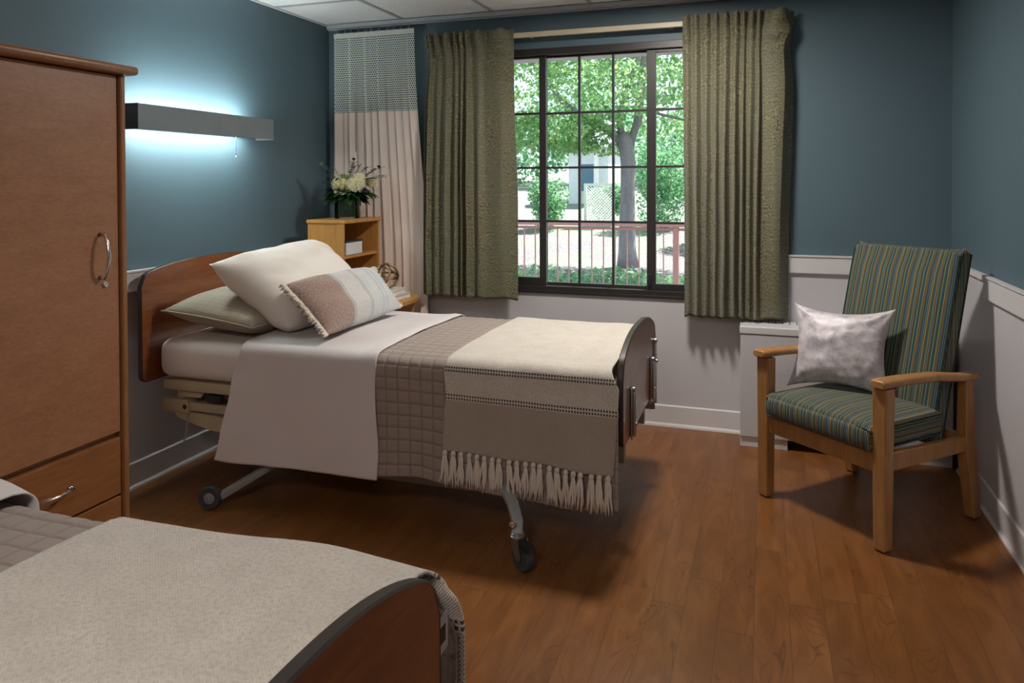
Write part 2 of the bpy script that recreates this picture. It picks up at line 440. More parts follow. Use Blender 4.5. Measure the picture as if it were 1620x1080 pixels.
# rear wall with a doorway filled by a door
bm = nb(); bx(bm, 0, 2.3, YR-.12, YR, 0, H); bx(bm, 3.25, W, YR-.12, YR, 0, H); bx(bm, 2.3, 3.25, YR-.12, YR, 2.1, H)
struct('wall_rear', bm, m_wall)
d = struct('door_1', box(2.34, 3.21, YR-.08, YR-.04, .01, 2.06), m_wardtrim)
bm = nb(); bx(bm, 2.3, 2.34, YR-.10, YR-.0, 0, 2.1); bx(bm, 3.21, 3.25, YR-.10, YR, 0, 2.1); bx(bm, 2.34, 3.21, YR-.10, YR, 2.06, 2.1)
obj('door_frame', bm, m_whitetrim, d)
bm = nb(); tube(bm, [(2.42, YR-.04, 1.0), (2.42, YR+.02, 1.0), (2.52, YR+.02, 1.0)], .01); obj('door_handle', bm, m_steel, d)
# back wall with the window opening
WX0, WX1, WZ0, WZ1 = .86, 2.76, .736, 2.207
bm = nb(); bx(bm, 0, WX0, 0, .14, 0, H); bx(bm, WX1, W, 0, .14, 0, H); bx(bm, WX0, WX1, 0, .14, WZ1, H); bx(bm, WX0, WX1, 0, .14, 0, WZ0)
struct('wall_back', bm, m_wall)
# wainscot panels (trim) : white up to the chair rail
RZ = 1.0
bm = nb(); bx(bm, 0, WX0, -.008, 0, .0, RZ); bx(bm, WX1, W, -.008, 0, 0, RZ); bx(bm, WX0, WX1, -.008, 0, 0, WZ0)
struct('trim_1', bm, m_white)
struct('trim_2', box(0, .008, YR, -.008, 0, RZ), m_white)
struct('trim_3', box(W-.008, W, YR, -.008, 0, RZ), m_white)
def rail(name, a, b, side):
    bm = nb()
    prof = [(0, .905), (.016, .905), (.018, .91), (.018, .992), (.024, .996), (.024, 1.004), (0, 1.004)]
    if side == 'L': prism(bm, [(.008+u if u else .0085, z) for u, z in prof], a, b, 'y')
    if side == 'R': prism(bm, [(W-.008-u if u else W-.0085, z) for u, z in prof], a, b, 'y')
    if side == 'B': prism(bm, [(-.008-u if u else -.0085, z) for u, z in prof], a, b, 'x')
    struct(name, bm, m_whitetrim)
rail('trim_4', YR, -.01, 'L'); rail('trim_5', YR, -.70, 'R'); rail('trim_6', .01, WX0-.01, 'B'); rail('trim_7', WX1+.01, W-.01, 'B')
struct('trim_8', box(W-.020, W-.0081, -.70, -.03, .975, 1.0), m_whitetrim)
def base(name, a, b, side):
    bm = nb()
    prof = [(0, 0), (.014, 0), (.012, .012), (.008, .02), (.008, .116), (.004, .122), (0, .122)]
    if side == 'L': prism(bm, [(.0085+u, z) for u, z in prof], a, b, 'y')
    if side == 'R': prism(bm, [(W-.0085-u, z) for u, z in prof], a, b, 'y')
    if side == 'B': prism(bm, [(-.0085-u, z) for u, z in prof], a, b, 'x')
    o = struct(name, bm, m_whitetrim)
    bm = nb(); q = .0225
    if side == 'L': bx(bm, q, q+.004, a, b, .0, .012)
    if side == 'R': bx(bm, W-q-.004, W-q, a, b, .0, .012)
    if side == 'B': bx(bm, a, b, -q-.004, -q, 0, .012)
    obj('base_bead', bm, m_bead, o)
base('baseboard_left', YR, -.03, 'L'); base('baseboard_right', YR, -.25, 'R'); base('baseboard_back', .03, 2.63, 'B')
# ceiling grid: wall angle and tees, a little proud of the tiles
bm = nb(); bx(bm, 0, W, -.022, 0, H-.028, H-.0005); bx(bm, 0, .022, YR, -.022, H-.006, H-.0005); bx(bm, W-.022, W, YR, -.022, H-.006, H-.0005)
struct('trim_9', bm, m_whitetrim)
bm = nb()
for i in range(1, 6): bx(bm, .575+(i-1)*.61-.012, .575+(i-1)*.61+.012, YR, -.022, H-.005, H-.0005)
for j in range(1, 10): bx(bm, .022, W-.022, -.60*j-.012, -.60*j+.012, H-.0048, H-.0004)
struct('trim_10', bm, m_grid)

# window: dark bronze slider with three lights and a grid of muntins
bm = nb(); fd0, fd1 = -.012, .07
bx(bm, WX0, WX1, fd0, fd1, WZ0, .775); bx(bm, WX0, WX1, fd0, fd1, 2.165, WZ1)
bx(bm, WX0, WX0+.045, fd0, fd1, .775, 2.165); bx(bm, WX1-.045, WX1, fd0, fd1, .775, 2.165)
bx(bm, WX0, WX1, -.022, -.012, WZ0-.004, .748)
win = struct('window_1', bm, m_bronze, bevel=.002)
def sash(x0, x1, y0, y1, fw_, vs, z0=.776, z1=2.164, bot=.03, top=.01):
    bm = nb(); bx(bm, x0, x0+fw_, y0, y1, z0, z1); bx(bm, x1-fw_, x1, y0, y1, z0, z1)
    bx(bm, x0+fw_, x1-fw_, y0, y1, z0, z0+bot); bx(bm, x0+fw_, x1-fw_, y0, y1, z1-top, z1)
    s = obj('window_sash', bm, m_bronze, win, bevel=.0015)
    bm = nb(); yc = (y0+y1)/2
    for v in vs: bx(bm, v-.0065, v+.0065, yc-.012, yc+.012, z0+bot, z1-top)
    for z in (1.818, 1.489, 1.164): bx(bm, x0+fw_, x1-fw_, yc-.0115, yc+.0115, z-.0065, z+.0065)
    obj('muntins', bm, m_bronze, s)
    obj('pane', box(x0+fw_, x1-fw_, yc-.002, yc+.002, z0+bot, z1-top), m_glass, s)
    return s
sash(WX0+.045, 1.50, .012, .036, .042, [1.20], bot=.045, top=.012)
sash(1.458, 2.147, .038, .062, .040, [1.700, 1.905], bot=.018)
s3 = sash(2.107, WX1-.045, .012, .036, .052, [2.44], bot=.036, top=.018)
bm = nb(); bx(bm, 2.118, 2.136, -.004, .012, .80, .87, bev=.003); obj('window_latch', bm, m_black, s3)

# ------------------------------------------------------------------ ceiling key light and an added fill panel (out of the picture, light the room)
def ceiling_key_fill(x, y, hx, hy, e, label):
    t = thing('ceiling_key_fill', label, 'ceiling light', (x, y, H-.03))
    bm = nb()
    for a in ((x-hx, x+hx, y-hy, y-hy+.02), (x-hx, x+hx, y+hy-.02, y+hy), (x-hx, x-hx+.02, y-hy+.02, y+hy-.02), (x+hx-.02, x+hx, y-hy+.02, y+hy-.02)):
        bx(bm, *a, H-.03, H-.006)
    obj('frame', bm, m_whitetrim, t)
    obj('diffuser', box(x-hx+.02, x+hx-.02, y-hy+.02, y+hy-.02, H-.02, H-.012), m_ceil_lens, t)
    L = add_light('key_fill_lamp', 'AREA', (0, 0, -.004), e, (1, .93, .85), shape='RECTANGLE', size=2*hx-.04, size_y=2*hy-.04)
    L.parent = t
    return t
ceiling_key_fill(2.25, -1.02, .13, .13, LIGHT_KEY, 'small square ceiling light above the foot of the far bed')
ceiling_key_fill(2.22, -4.9, .30, .30, LIGHT_FILL, 'larger square fill light added just beyond the foot of the near bed')

# ------------------------------------------------------------------ over-bed light
def overbed():
    y0, y1, z0, z1, d = -1.725, -.760, 1.646, 1.760, .12
    t = thing('wall_light', 'long grey rectangular fluorescent light glowing on the blue wall above the far bed', 'wall light', (.06, (y0+y1)/2, z0))
    bm = nb(); bx(bm, d-.004, d, y0+.004, y1-.004, z0, z1); bx(bm, .0, .012, y0+.004, y1-.004, z0+.01, z1-.01)
    bx(bm, .03, d-.004, y0+.004, y1-.004, (z0+z1)/2-.004, (z0+z1)/2+.004)
    obj('housing', bm, m_lighthouse, t)
    for s in (-1, 1):
        yy = y0 if s < 0 else y1-.004
        bm = nb(); bx(bm, .0, d+.001, yy, yy+.004, z0-.001, z1+.001); obj('end_cap', bm, m_lightend if s < 0 else m_lighthouse, t)
    obj('upper_lens', box(.045, .110, y0+.03, y1-.14, z1-.040, z1-.03), m_tube_up, t)
    obj('lower_lens', box(.045, .112, y0+.03, y1-.14, z0+.014, z0+.022), m_tube_dn, t)
    bm = nb(); tube(bm, [(.085, -1.035, z0+.006), (.085, -1.035, z0-.10)], .0012, 6); lathe(bm, [(0, 0), (.004, .004), (.003, .014), (0, .018)], (.085, -1.035, z0-.115), 10)
    obj('pull_cord', bm, m_chrome, t)
overbed()

# ------------------------------------------------------------------ wardrobe
def wardrobe():
    x1, ya, yb, zt = .60, -3.13, -2.262, 1.785
    t = thing('wardrobe', 'tall maple wardrobe with a door over drawers, standing between the beds', 'wardrobe', (.31, (ya+yb)/2, 0))
    bm = nb(); bx(bm, .04, x1-.022, ya+.02, yb-.02, .03, zt-.01); obj('carcass', bm, m_ward, t)
    for yy in (ya, yb-.022): obj('side_panel', box(.035, x1+.014, yy, yy+.022, 0, zt), m_wardtrim, t, bevel=.006, seg=3)
    bm = nb(); bx(bm, .03, x1+.05, ya-.03, yb+.03, zt, zt+.032, bev=.013, seg=4); obj('top', bm, m_wardtrim, t, auto=50)
    yi0, yi1 = ya+.025, yb-.027
    door = obj('door', box(x1-.02, x1+.002, yi0, yi1, .528, zt-.004), m_ward, t, bevel=.003)
    bm = nb(); hy = -2.366
    tube(bm, [(x1+.002, hy, 1.228), (x1+.02, hy, 1.232), (x1+.036, hy, 1.20), (x1+.044, hy, 1.155), (x1+.036, hy, 1.11), (x1+.02, hy, 1.078), (x1+.002, hy, 1.082)], [.009, .0055, .006, .006, .006, .0055, .009], 10)
    obj('door_handle', bm, m_chrome, door, smooth=True)
    bm = nb(); lathe(bm, [(.011, 0), (.011, .004), (.008, .007), (0.002, .007), (.002, .005)], (x1+.002, hy+.018, 1.055), 20, Matrix.Rotation(PI/2, 4, 'Y')); obj('lock', bm, m_chrome, door)
    for z0, z1 in ((.308, .508), (.095, .300)):
        dr = obj('drawer', box(x1-.02, x1+.002, yi0, yi1, z0, z1), m_drawer, t, bevel=.003)
        zc = (z0+z1)/2; yc = (yi0+yi1)/2+.14
        bm = nb(); tube(bm, [(x1, yc-.06, zc), (x1+.02, yc-.062, zc), (x1+.032, yc-.03, zc+.004), (x1+.034, yc, zc-.004), (x1+.032, yc+.03, zc+.004), (x1+.02, yc+.062, zc), (x1, yc+.06, zc)], [.009, .0055, .006, .006, .006, .0055, .009], 10)
        obj('drawer_handle', bm, m_chrome, dr, smooth=True)
    obj('plinth', box(x1-.03, x1-.012, yi0, yi1, .0, .088), m_drawer, t)
wardrobe()

# ------------------------------------------------------------------ bed
def board_poly(yc, hw, z0, ze, zt, rc, rb, n=18):
    """outline in (y,z): low corners rounded rb, sides up to ze, arch to zt"""
    P = []
    for i in range(7):
        a = PI + i/6*PI/2; P.append((yc-hw+rb+rb*math.cos(a), z0+rb+rb*math.sin(a)))
    for i in range(7):
        a = 1.5*PI + i/6*PI/2; P.append((yc+hw-rb+rb*math.cos(a), z0+rb+rb*math.sin(a)))
    K = []
    for i in range(41):
        u = 1 - 2*i/40
        z = ze + (zt-ze)*(1-abs(u)**2.6)
        K.append((yc+hw*u, z))
    # round the shoulder
    K2 = []
    for (y, z) in K:
        e = (hw-abs(y-yc))
        dz = 0
        if e < rc: dz = rc - math.sqrt(max(0, rc*rc-(rc-e)**2))
        K2.append((y, z-dz))
    return P + K2
def caster(bm_fork, bm_wheel, bm_hub, c, ang, r=.052):
    x, y, z = c; R = Matrix.Rotation(ang, 4, 'Z'); T = Matrix.Translation(Vector((x, y, 0)))
    for s in (-1, 1): bx(bm_fork, -.018, .022, s*.022-.002, s*.022+.002, r-.01, r*2+.02, T @ R)
    bx(bm_fork, -.02, .024, -.024, .024, r*2+.016, r*2+.022, T @ R)
    RX = T @ R @ Matrix.Rotation(PI/2, 4, 'X')
    lathe(bm_wheel, [(r-.016, -.015), (r-.004, -.015), (r, -.010), (r, .010), (r-.004, .015), (r-.016, .015)], (0, 0, 0), 28, Matrix.Identity(4))
    lathe(bm_hub, [(.008, -.019), (.010, -.016), (r-.017, -.012), (r-.016, 0), (r-.017, .012), (.010, .016), (.008, .019)], (0, 0, 0), 28, Matrix.Identity(4))
    return RX, r
def make_bed(yc, dz, label, hardware=True):
    t = thing('hospital_bed', label, 'bed', (1.15, yc, 0), 'adjustable beds')
    # boards
    def board(name, x0, x1, poly):
        bm = nb(); prism(bm, poly, x0, x1, 'x'); o = obj(name, bm, m_cherry, t)
        bm = nb(); n = len(poly)
        # T-moulding: thin band round the edge
        cx = (x0+x1)/2
        A = []
        for i in range(n):
            p0, p1, p2 = poly[i-1], poly[i], poly[(i+1) % n]
            d = Vector((p2[0]-p0[0], p2[1]-p0[1])).normalized(); nn = Vector((d.y, -d.x))
            A.append(((p1[0]-nn.x*.000, p1[1]-nn.y*.000), (p1[0]+nn.x*.0035, p1[1]+nn.y*.0035)))
        rings = [[bm.verts.new((x0-.001, a[0][0], a[0][1])), bm.verts.new((x0+.003, a[1][0], a[1][1])), bm.verts.new((x1-.003, a[1][0], a[1][1])), bm.verts.new((x1+.001, a[0][0], a[0][1]))] for a in A]
        for i in range(n):
            a, b = rings[i], rings[(i+1) % n]
            for j in range(3): bm.faces.new((a[j], b[j], b[j+1], a[j+1]))
            bm.faces.new((a[3], b[3], b[0], a[0]))
        obj('edge_band', bm, m_tmold, o, auto=35)
        return o
    board('headboard', .078, .102, board_poly(yc-.04, .485, .503+dz, .985+dz, 1.038+dz, .05, .03))
    fb = board('footboard', 2.238, 2.262, board_poly(yc, .425, .415+dz, .715+dz, .805+dz, .055, .03))
    # brackets on the footboard outer face
    for s in ((-1, 1) if hardware else ()):
        y = yc + s*.26
        bm = nb(); bx(bm, 2.2635, 2.270, y-.02, y+.02, .40+dz, .60+dz, bev=.002); bx(bm, 2.270, 2.282, y-.011, y+.011, .41+dz, .585+dz, bev=.004)
        lathe(bm, [(.009, 0), (.009, .008), (.005, .012)], (2.27, y, .595+dz), 12, Matrix.Rotation(PI/2, 4, 'Y')); lathe(bm, [(.007, 0), (.007, .016), (.004, .019)], (2.27, y, .46+dz), 12, Matrix.Rotation(PI/2, 4, 'Y'))
        obj('bracket', bm, m_steel, t, auto=40)
    for q in ((0,) if hardware else ()):
        bm = nb(); lathe(bm, [(.012, 0), (.012, .010), (.006, .014)], (2.2635, yc+.375, .655+dz), 12, Matrix.Rotation(PI/2, 4, 'Y'))
        lathe(bm, [(.008, 0), (.008, .014), (.004, .018)], (2.2635, yc+.375, .56+dz), 12, Matrix.Rotation(PI/2, 4, 'Y')); bx(bm, 2.264, 2.270, yc+.365, yc+.385, .49+dz, .66+dz, bev=.002)
        obj('catch_plate', bm, m_steel, t, auto=40)
    # deck
    zd = .505+dz
    bm = nb()
    for s in (-1, 1): bx(bm, .13, 2.22, yc+s*.42-.015, yc+s*.42+.015, zd-.048, zd-.002, bev=.004)
    for x in (.14, .62, 1.10, 1.58, 2.18): bx(bm, x, x+.04, yc-.405, yc+.405, zd-.044, zd-.006)
    obj('deck_frame', bm, m_beige, t, auto=40)
    bm = nb(); bx(bm, .16, 2.20, yc-.40, yc+.40, zd-.004, zd+.006); obj('deck_panel', bm, m_beige, t)
    bm = nb()
    for s in (-1, 1):
        y = yc+s*.37
        bx(bm, .10, 2.10, y-.018, y+.018, zd-.155, zd-.115, bev=.004)
        bx(bm, .09, .24, y-.03, y+.03, zd-.165, zd-.10, bev=.006)
        prism(bm, [(.14, zd-.16), (.40, zd-.17), (.56, zd-.21), (.52, zd-.245), (.34, zd-.235), (.16, zd-.195)], y-.012, y+.012, 'y')
        bx(bm, .16, .20, y-.01, y+.01, zd-.115, zd-.04)
        prism(bm, [(.20, zd-.045), (.34, zd-.045), (.31, zd-.085), (.22, zd-.09)], y-.028, y-.02, 'y')
    bx(bm, .20, .26, yc-.37, yc+.37, zd-.15, zd-.12); bx(bm, 1.9, 1.96, yc-.37, yc+.37, zd-.15, zd-.12)
    obj('lift_frame', bm, m_beige, t, auto=40)
    bm = nb(); lathe(bm, [(.012, 0), (.012, .01), (.004, .012)], (.22, yc-.39, zd-.135), 14, Matrix.Rotation(PI/2, 4, 'X')); obj('pivot_pin', bm, m_black, t, auto=40)
    bm = nb(); bx(bm, .34, .42, yc-.395, yc-.37, zd-.105, zd-.07, bev=.004); obj('control_box', bm, m_black, t, auto=40)
    bm = nb(); pts = [(.235, yc-.395, zd-.16), (.232, yc-.40, zd-.22), (.225, yc-.40, zd-.27), (.212, yc-.402, zd-.30)]; tube(bm, pts, .003, 6); obj('power_cord', bm, m_beige, t)
    # posts from board to lift frame, base and legs
    bm = nb()
    for s in (-1, 1):
        tube(bm, [(1.95, yc+s*.30, zd-.13), (1.50, yc+s*.30, .16)], .02, 10); tube(bm, [(.35, yc+s*.30, zd-.13), (.85, yc+s*.30, .16)], .02, 10)
        bx(bm, .78, 1.60, yc+s*.30-.02, yc+s*.30+.02, .13, .17)
        bx(bm, 2.19, 2.236, yc+s*.25-.018, yc+s*.25+.018, .30+dz, .47+dz)
    bx(bm, .80, .85, yc-.30, yc+.30, .13, .17); bx(bm, 1.52, 1.57, yc-.30, yc+.30, .13, .17)
    obj('base_frame', bm, m_greyen, t)
    for (wx, wy, ix, iy) in ((.497, yc-.555, .84, yc-.28), (.497, yc+.47, .84, yc+.28)):
        leg = None
        bm = nb()
        v0 = Vector((ix, iy, .25)); v1 = Vector((wx+.035, wy+.02, .052)); d = (v1-v0); L = d.length
        Q = d.to_track_quat('X', 'Z').to_matrix().to_4x4(); bx(bm, 0, L, -.018, .018, -.014, .014, Matrix.Translation(v0) @ Q, bev=.003)
        tube(bm, [(wx+.04, wy+.03, .05), (wx, wy-.016, .05)], .008, 8)
        leg = obj('leg', bm, m_greyen, t, auto=40)
        bw, bh = nb(), nb(); r = .05; Mx = Matrix.Translation(Vector((wx, wy, r))) @ Matrix.Rotation(math.radians(14), 4, 'Z') @ Matrix.Rotation(PI/2, 4, 'X')
        lathe(bw, [(r-.018, -.014), (r-.004, -.015), (r, -.010), (r, .010), (r-.004, .015), (r-.018, .014)], (0, 0, 0), 32, Mx)
        lathe(bh, [(.006, -.018), (.010, -.016), (r-.019, -.013), (r-.018, .0), (r-.019, .013), (.010, .016), (.006, .018)], (0, 0, 0), 32, Mx)
        wl = obj('wheel', bw, m_tyre, leg, auto=40); bh_o = None
        obj('wheel_hub', bh, m_hubm, leg, auto=40)
    for s in (-1, 1):
        wx, wy = 1.915, yc+s*.60+(0 if s < 0 else -.12)
        bm = nb()
        P = [(1.58, yc+s*.30, .20), (1.70, yc+s*.38, .245), (1.80, yc+s*.46, .24), (1.865, wy-s*.07, .20), (1.90, wy-s*.02, .155), (1.905, wy, .128)]
        for a, b in zip(P, P[1:]):
            v0, v1 = Vector(a), Vector(b); d = v1-v0; Q = d.to_track_quat('X', 'Z').to_matrix().to_4x4(); bx(bm, -.008, d.length+.008, -.020, .020, -.012, .012, Matrix.Translation(v0) @ Q, bev=.003)
        leg = obj('leg', bm, m_greyen, t, auto=40)
        bm = nb(); lathe(bm, [(.006, 0), (.012, 0), (.012, .008), (.004, .012)], (1.893, wy-.018, .165), 12, Matrix.Rotation(PI/2, 4, 'X')); obj('leg_bolt', bm, m_chrome, leg, auto=40)
        ang = math.radians(-38); T = Matrix.Translation(Vector((wx, wy, 0))) @ Matrix.Rotation(ang, 4, 'Z')
        bm = nb()
        lathe(bm, [(.024, 0), (.027, .002), (.027, .008), (.022, .012), (.024, .016), (.02, .02)], (1.905, wy, .112), 20)
        for q in (-1, 1): prism(bm, [(-.026, .112), (.02, .112), (.034, .055), (.028, .038), (.008, .038), (-.012, .06)], q*.020-.002, q*.020+.002, 'y')
        for v in bm.verts:
            if abs(v.co.x) < .2: v.co = T @ v.co
        fk = obj('caster_fork', bm, m_steel, leg, auto=40)
        r = .052; Mx = T @ Matrix.Translation(Vector((.020, 0, r))) @ Matrix.Rotation(PI/2, 4, 'X')
        bw, bh = nb(), nb()
        lathe(bw, [(r-.014, -.015), (r-.004, -.016), (r, -.012), (r, .012), (r-.004, .016), (r-.014, .015)], (0, 0, 0), 32, Mx)
        lathe(bh, [(.006, -.016), (.010, -.013), (r-.0145, -.011), (r-.014, .0), (r-.0145, .011), (.010, .013), (.006, .016)], (0, 0, 0), 32, Mx)
        obj('wheel', bw, m_tyre, leg, auto=40); obj('wheel_hub', bh, m_hubm, leg, auto=40)
        bm = nb(); prism(bm, [(.02, .10), (.035, .112), (.075, .098), (.078, .086), (.06, .08), (.035, .085)], -.018, .018, 'y')
        for v in bm.verts: v.co = T @ v.co
        obj('brake_pedal', bm, m_black, leg, auto=40)
    return t

# mattress: rounded slab in a fitted sheet
def mattress(yc, dz, label):
    hw, x0, x1, z0, z1 = .46, .115, 2.225, .512+dz, .690+dz
    bm = nb(); bx(bm, x0, x1, yc-hw, yc+hw, z0, z1, bev=.055, seg=6)
    o = obj('mattress', bm, m_fitted, None, smooth=True); tag(o, label, 'mattress', None)
    me = o.data; uv = me.uv_layers.new(name='UVMap')
    for l in me.loops:
        v = me.vertices[l.vertex_index].co; uv.data[l.index].uv = (v.x, v.y+v.z)
    return o

# draped cloth over the mattress ------------------------------------------------
def bed_cloth(name, m, yc, dz, x0f, x1f, zn, zf, off, label, cat, seed=0, puff=None, nx=140, step=.009, thick=.004, wave=.010, wrinkle=.003, group=None, farflare=None, hump=None, xh=None, hemdrop=None, zt=None, hw=.46, flare=0.0, endbulge=0, ebw=.035, mirror=False):
    """x0f,x1f: functions of (side parameter 0 top..1 hem near) giving the ends; zn,zf: hem heights at near / far side"""
    R = .05; zt = (.690+dz if zt is None else zt) + off; hwo = hw + off
    ln = zt - R - zn; lf = zt - R - zf; arc = R*PI/2; flat = 2*(hwo-R)
    total = ln+arc+flat+arc+lf; ns = int(total/step)
    P = np.zeros((nx, ns, 3)); U = np.zeros((nx, ns, 2))
    for j in range(ns):
        s = total*j/(ns-1)
        if s < ln: y, z, h = yc-hwo, zn+s, 1 - s/ln; ny, nz = -1, 0; side = -1
        elif s < ln+arc: a = (s-ln)/R; y, z, h = yc-hwo+R-R*math.cos(a), zt-R+R*math.sin(a), 0; ny, nz = -math.cos(a), math.sin(a); side = -1
        elif s < ln+arc+flat: y, z, h = yc-hwo+R+(s-ln-arc), zt, 0; ny, nz = 0, 1; side = 0
        elif s < ln+2*arc+flat: a = (s-ln-arc-flat)/R; y, z, h = yc+hwo-R+R*math.sin(a), zt-R+R*math.cos(a), 0; ny, nz = math.sin(a), math.cos(a); side = 1
        else: q = s-ln-2*arc-flat; y, z, h = yc+hwo, zt-R-q, q/lf; ny, nz = 1, 0; side = 1
        hh = .1+.9*h if s < ln else .1*(1-(s-ln)/arc) if side < 0 else 0 if side == 0 else -.1*min(1, (s-ln-arc-flat)/arc)-.9*h
        xa, xb = x0f(hh), x1f(hh)
        crown = .012*(1-((y-yc)/hwo)**2) if side == 0 else 0
        for i in range(nx):
            u = i/(nx-1); x = xa+(xb-xa)*u
            f = (n1(x*3.1+seed*7, .3, seed)*1.0 + .5*n1(x*8+seed, 1.3, h))*wave*h*2.2 + flare*h*h
            wr = wrinkle*(n1(x*5+seed, y*5, z*5) + .5*n1(x*13, y*11+seed, z*9))
            dd = f+wr
            zz = z+nz*dd+crown
            if farflare and side > 0: dd += farflare(x)*sst(0, .36, abs(hh))
            if hump and nz > .2: zz += hump(x, y)
            if hemdrop and h > 0: zz -= hemdrop(x, side)*h
            if endbulge and nz > .2: zz += endbulge*math.exp(-((x-xb+ebw*.85)/ebw)**2)
            P[i, j] = (x, y+ny*dd, zz); U[i, j] = (x, s if not mirror else min(s, total-s))
            if puff:
                q = puff(x, s); P[i, j, 1] += ny*q; P[i, j, 2] += nz*q
    me = grid_mesh(name, P, U)
    o = obj(name, me, m); solid(o, thick, -1)
    if label: tag(o, label, cat, group)
    return o, P, total, ln

def quilt_puff(x, s, p=.052):
    a = (x/p) % 1; b = (s/p) % 1
    f = lambda t: (1-abs(2*t-1)**6)
    sub = 1.0
    q = f(a)*f(b)
    # second, finer nested stitch in every other block row
    return .0050*q

def tassel(c, L, lean, parent, seed, m=None):
    r_ = random.Random(seed); bm = nb(); x, y, z = c
    lathe(bm, [(.002, .012), (.0085, .008), (.0105, 0), (.008, -.008), (.004, -.012)], (x, y, z), 8)
    for k in range(10):
        a = 2*PI*k/10 + r_.random(); rr = .0042
        ox, oy = math.cos(a), math.sin(a); l = L*(.85+.25*r_.random()); sp = .009+.009*r_.random()
        pts = []
        for i in range(6):
            t_ = i/5
            pts.append((x+ox*(.003+sp*t_)+lean*t_*t_ + .003*math.sin(5*t_+k+seed), y+oy*.45*(.003+sp*t_)-.002, z-.008-l*t_))
        tube(bm, pts, [rr, rr*1.15, rr*1.1, rr, rr*.8, rr*.35], 5)
    return obj('tassel', bm, m_cream, parent, smooth=True)

def dress_bed(yc, dz, which, tassels=True):
    far = which == 'far'
    ff = None if far else (lambda x: .050*sst(1.7, 2.15, x))
    hp = None if far else (lambda x, y: .016*math.exp(-((x-2.03)/.16)**2)*sst(-3.5, -3.2, y))
    L = (lambda a, b: a if far else b)
    # quilt
    qd = lambda x, s: (.012*n1(x*4, 2, 1) + (.022*math.exp(-((x-2.05)/.12)**2) - .012*math.exp(-((x-1.5)/.2)**2) if s < 0 else 0))
    bed_cloth('quilt', m_quilt, yc, dz, lambda h: 1.13, lambda h: 2.222+.03*sst(.0, .3, abs(h)), .198+dz, .30+dz, .009,
              L('taupe quilted coverlet over the foot half of the far bed', 'taupe quilted coverlet on the near bed at lower left'), 'quilt', 3 if far else 5, quilt_puff, nx=190, step=.0065, thick=.006, hemdrop=qd, wave=.012, farflare=ff, hump=hp)
    # top sheet, folded back over the quilt
    def sd(x, s): return .012*n1(x*3, 5, 2)+.004
    bed_cloth('top_sheet', m_sheet, yc, dz, lambda h: .60-.14*max(0, h)*(1 if True else 0)-.02*n1(h*3, 0, 1), lambda h: (1.262 if far else 1.325)+.012*n1(h*2, 3, 3)-.03*sst(0, 1, max(0, -h)), .192+dz, .28+dz, .019,
              L('white top sheet hanging down the side of the far bed, its hem above the floor', 'white top sheet folded over on the near bed at the left edge'), 'sheet', 11 if far else 14, None, nx=120, thick=.004, hemdrop=sd, wave=.012, wrinkle=.004, endbulge=.006 if far else .042, ebw=.035 if far else .11)
    # throw
    th, P, total, ln = bed_cloth('throw_blanket', m_throw, yc, dz, lambda h: 1.572-.006*max(0, h)+.01*n1(h*4, 1, 7), lambda h: 2.224+.036*sst(.0, .16, abs(h))-.022*max(0, h), .352+dz, .352+dz+(0 if far else .025), .024,
              L('cream woven throw with brown herringbone end and tassels across the foot of the far bed', 'cream woven throw spread across the foot of the near bed'), 'throw blanket', 21 if far else 27, None, nx=110, thick=.006, hemdrop=lambda x, s: .022*(x-1.57)/.65+.006*n1(x*6, 1, 1), wave=.010, wrinkle=.003, mirror=True, farflare=ff, hump=hp)
    if tassels:
        for side, jj in (((-1, 0),) if far else ()):
            n = 21
            for k in range(n):
                u = (k+.5)/n; i = int(u*(P.shape[0]-1)); c = P[i, jj]
                tassel((c[0]+rnd.uniform(-.004, .004), c[1]-.006, c[2]-.006), .115, rnd.uniform(-.012, .012), th, k+100)
    if not far:
        bm = nb(); bx(bm, 2.244, 2.247, -3.205, -3.165, .615, .675); ct = obj('care_tag', bm, plain('tag_white', S(206, 202, 198), .7), th)
        bm = nb(); bx(bm, 2.2472, 2.248, -3.198, -3.176, .632, .660); obj('tag_print', bm, m_black, ct)
    return th

YB, YN, DZN = -1.17, -3.655, .045
make_bed(YB, 0, 'far adjustable bed with arched cherry wood headboard and casters, beside the window')
make_bed(YN, DZN, 'near adjustable bed cut off by the lower left corner, only its cherry footboard showing', False)
mattress(YB, 0, 'mattress in a white fitted sheet on the far bed'); mattress(YN, DZN, 'mattress under the covers of the near bed')
dress_bed(YB, 0, 'far'); dress_bed(YN, DZN, 'near')

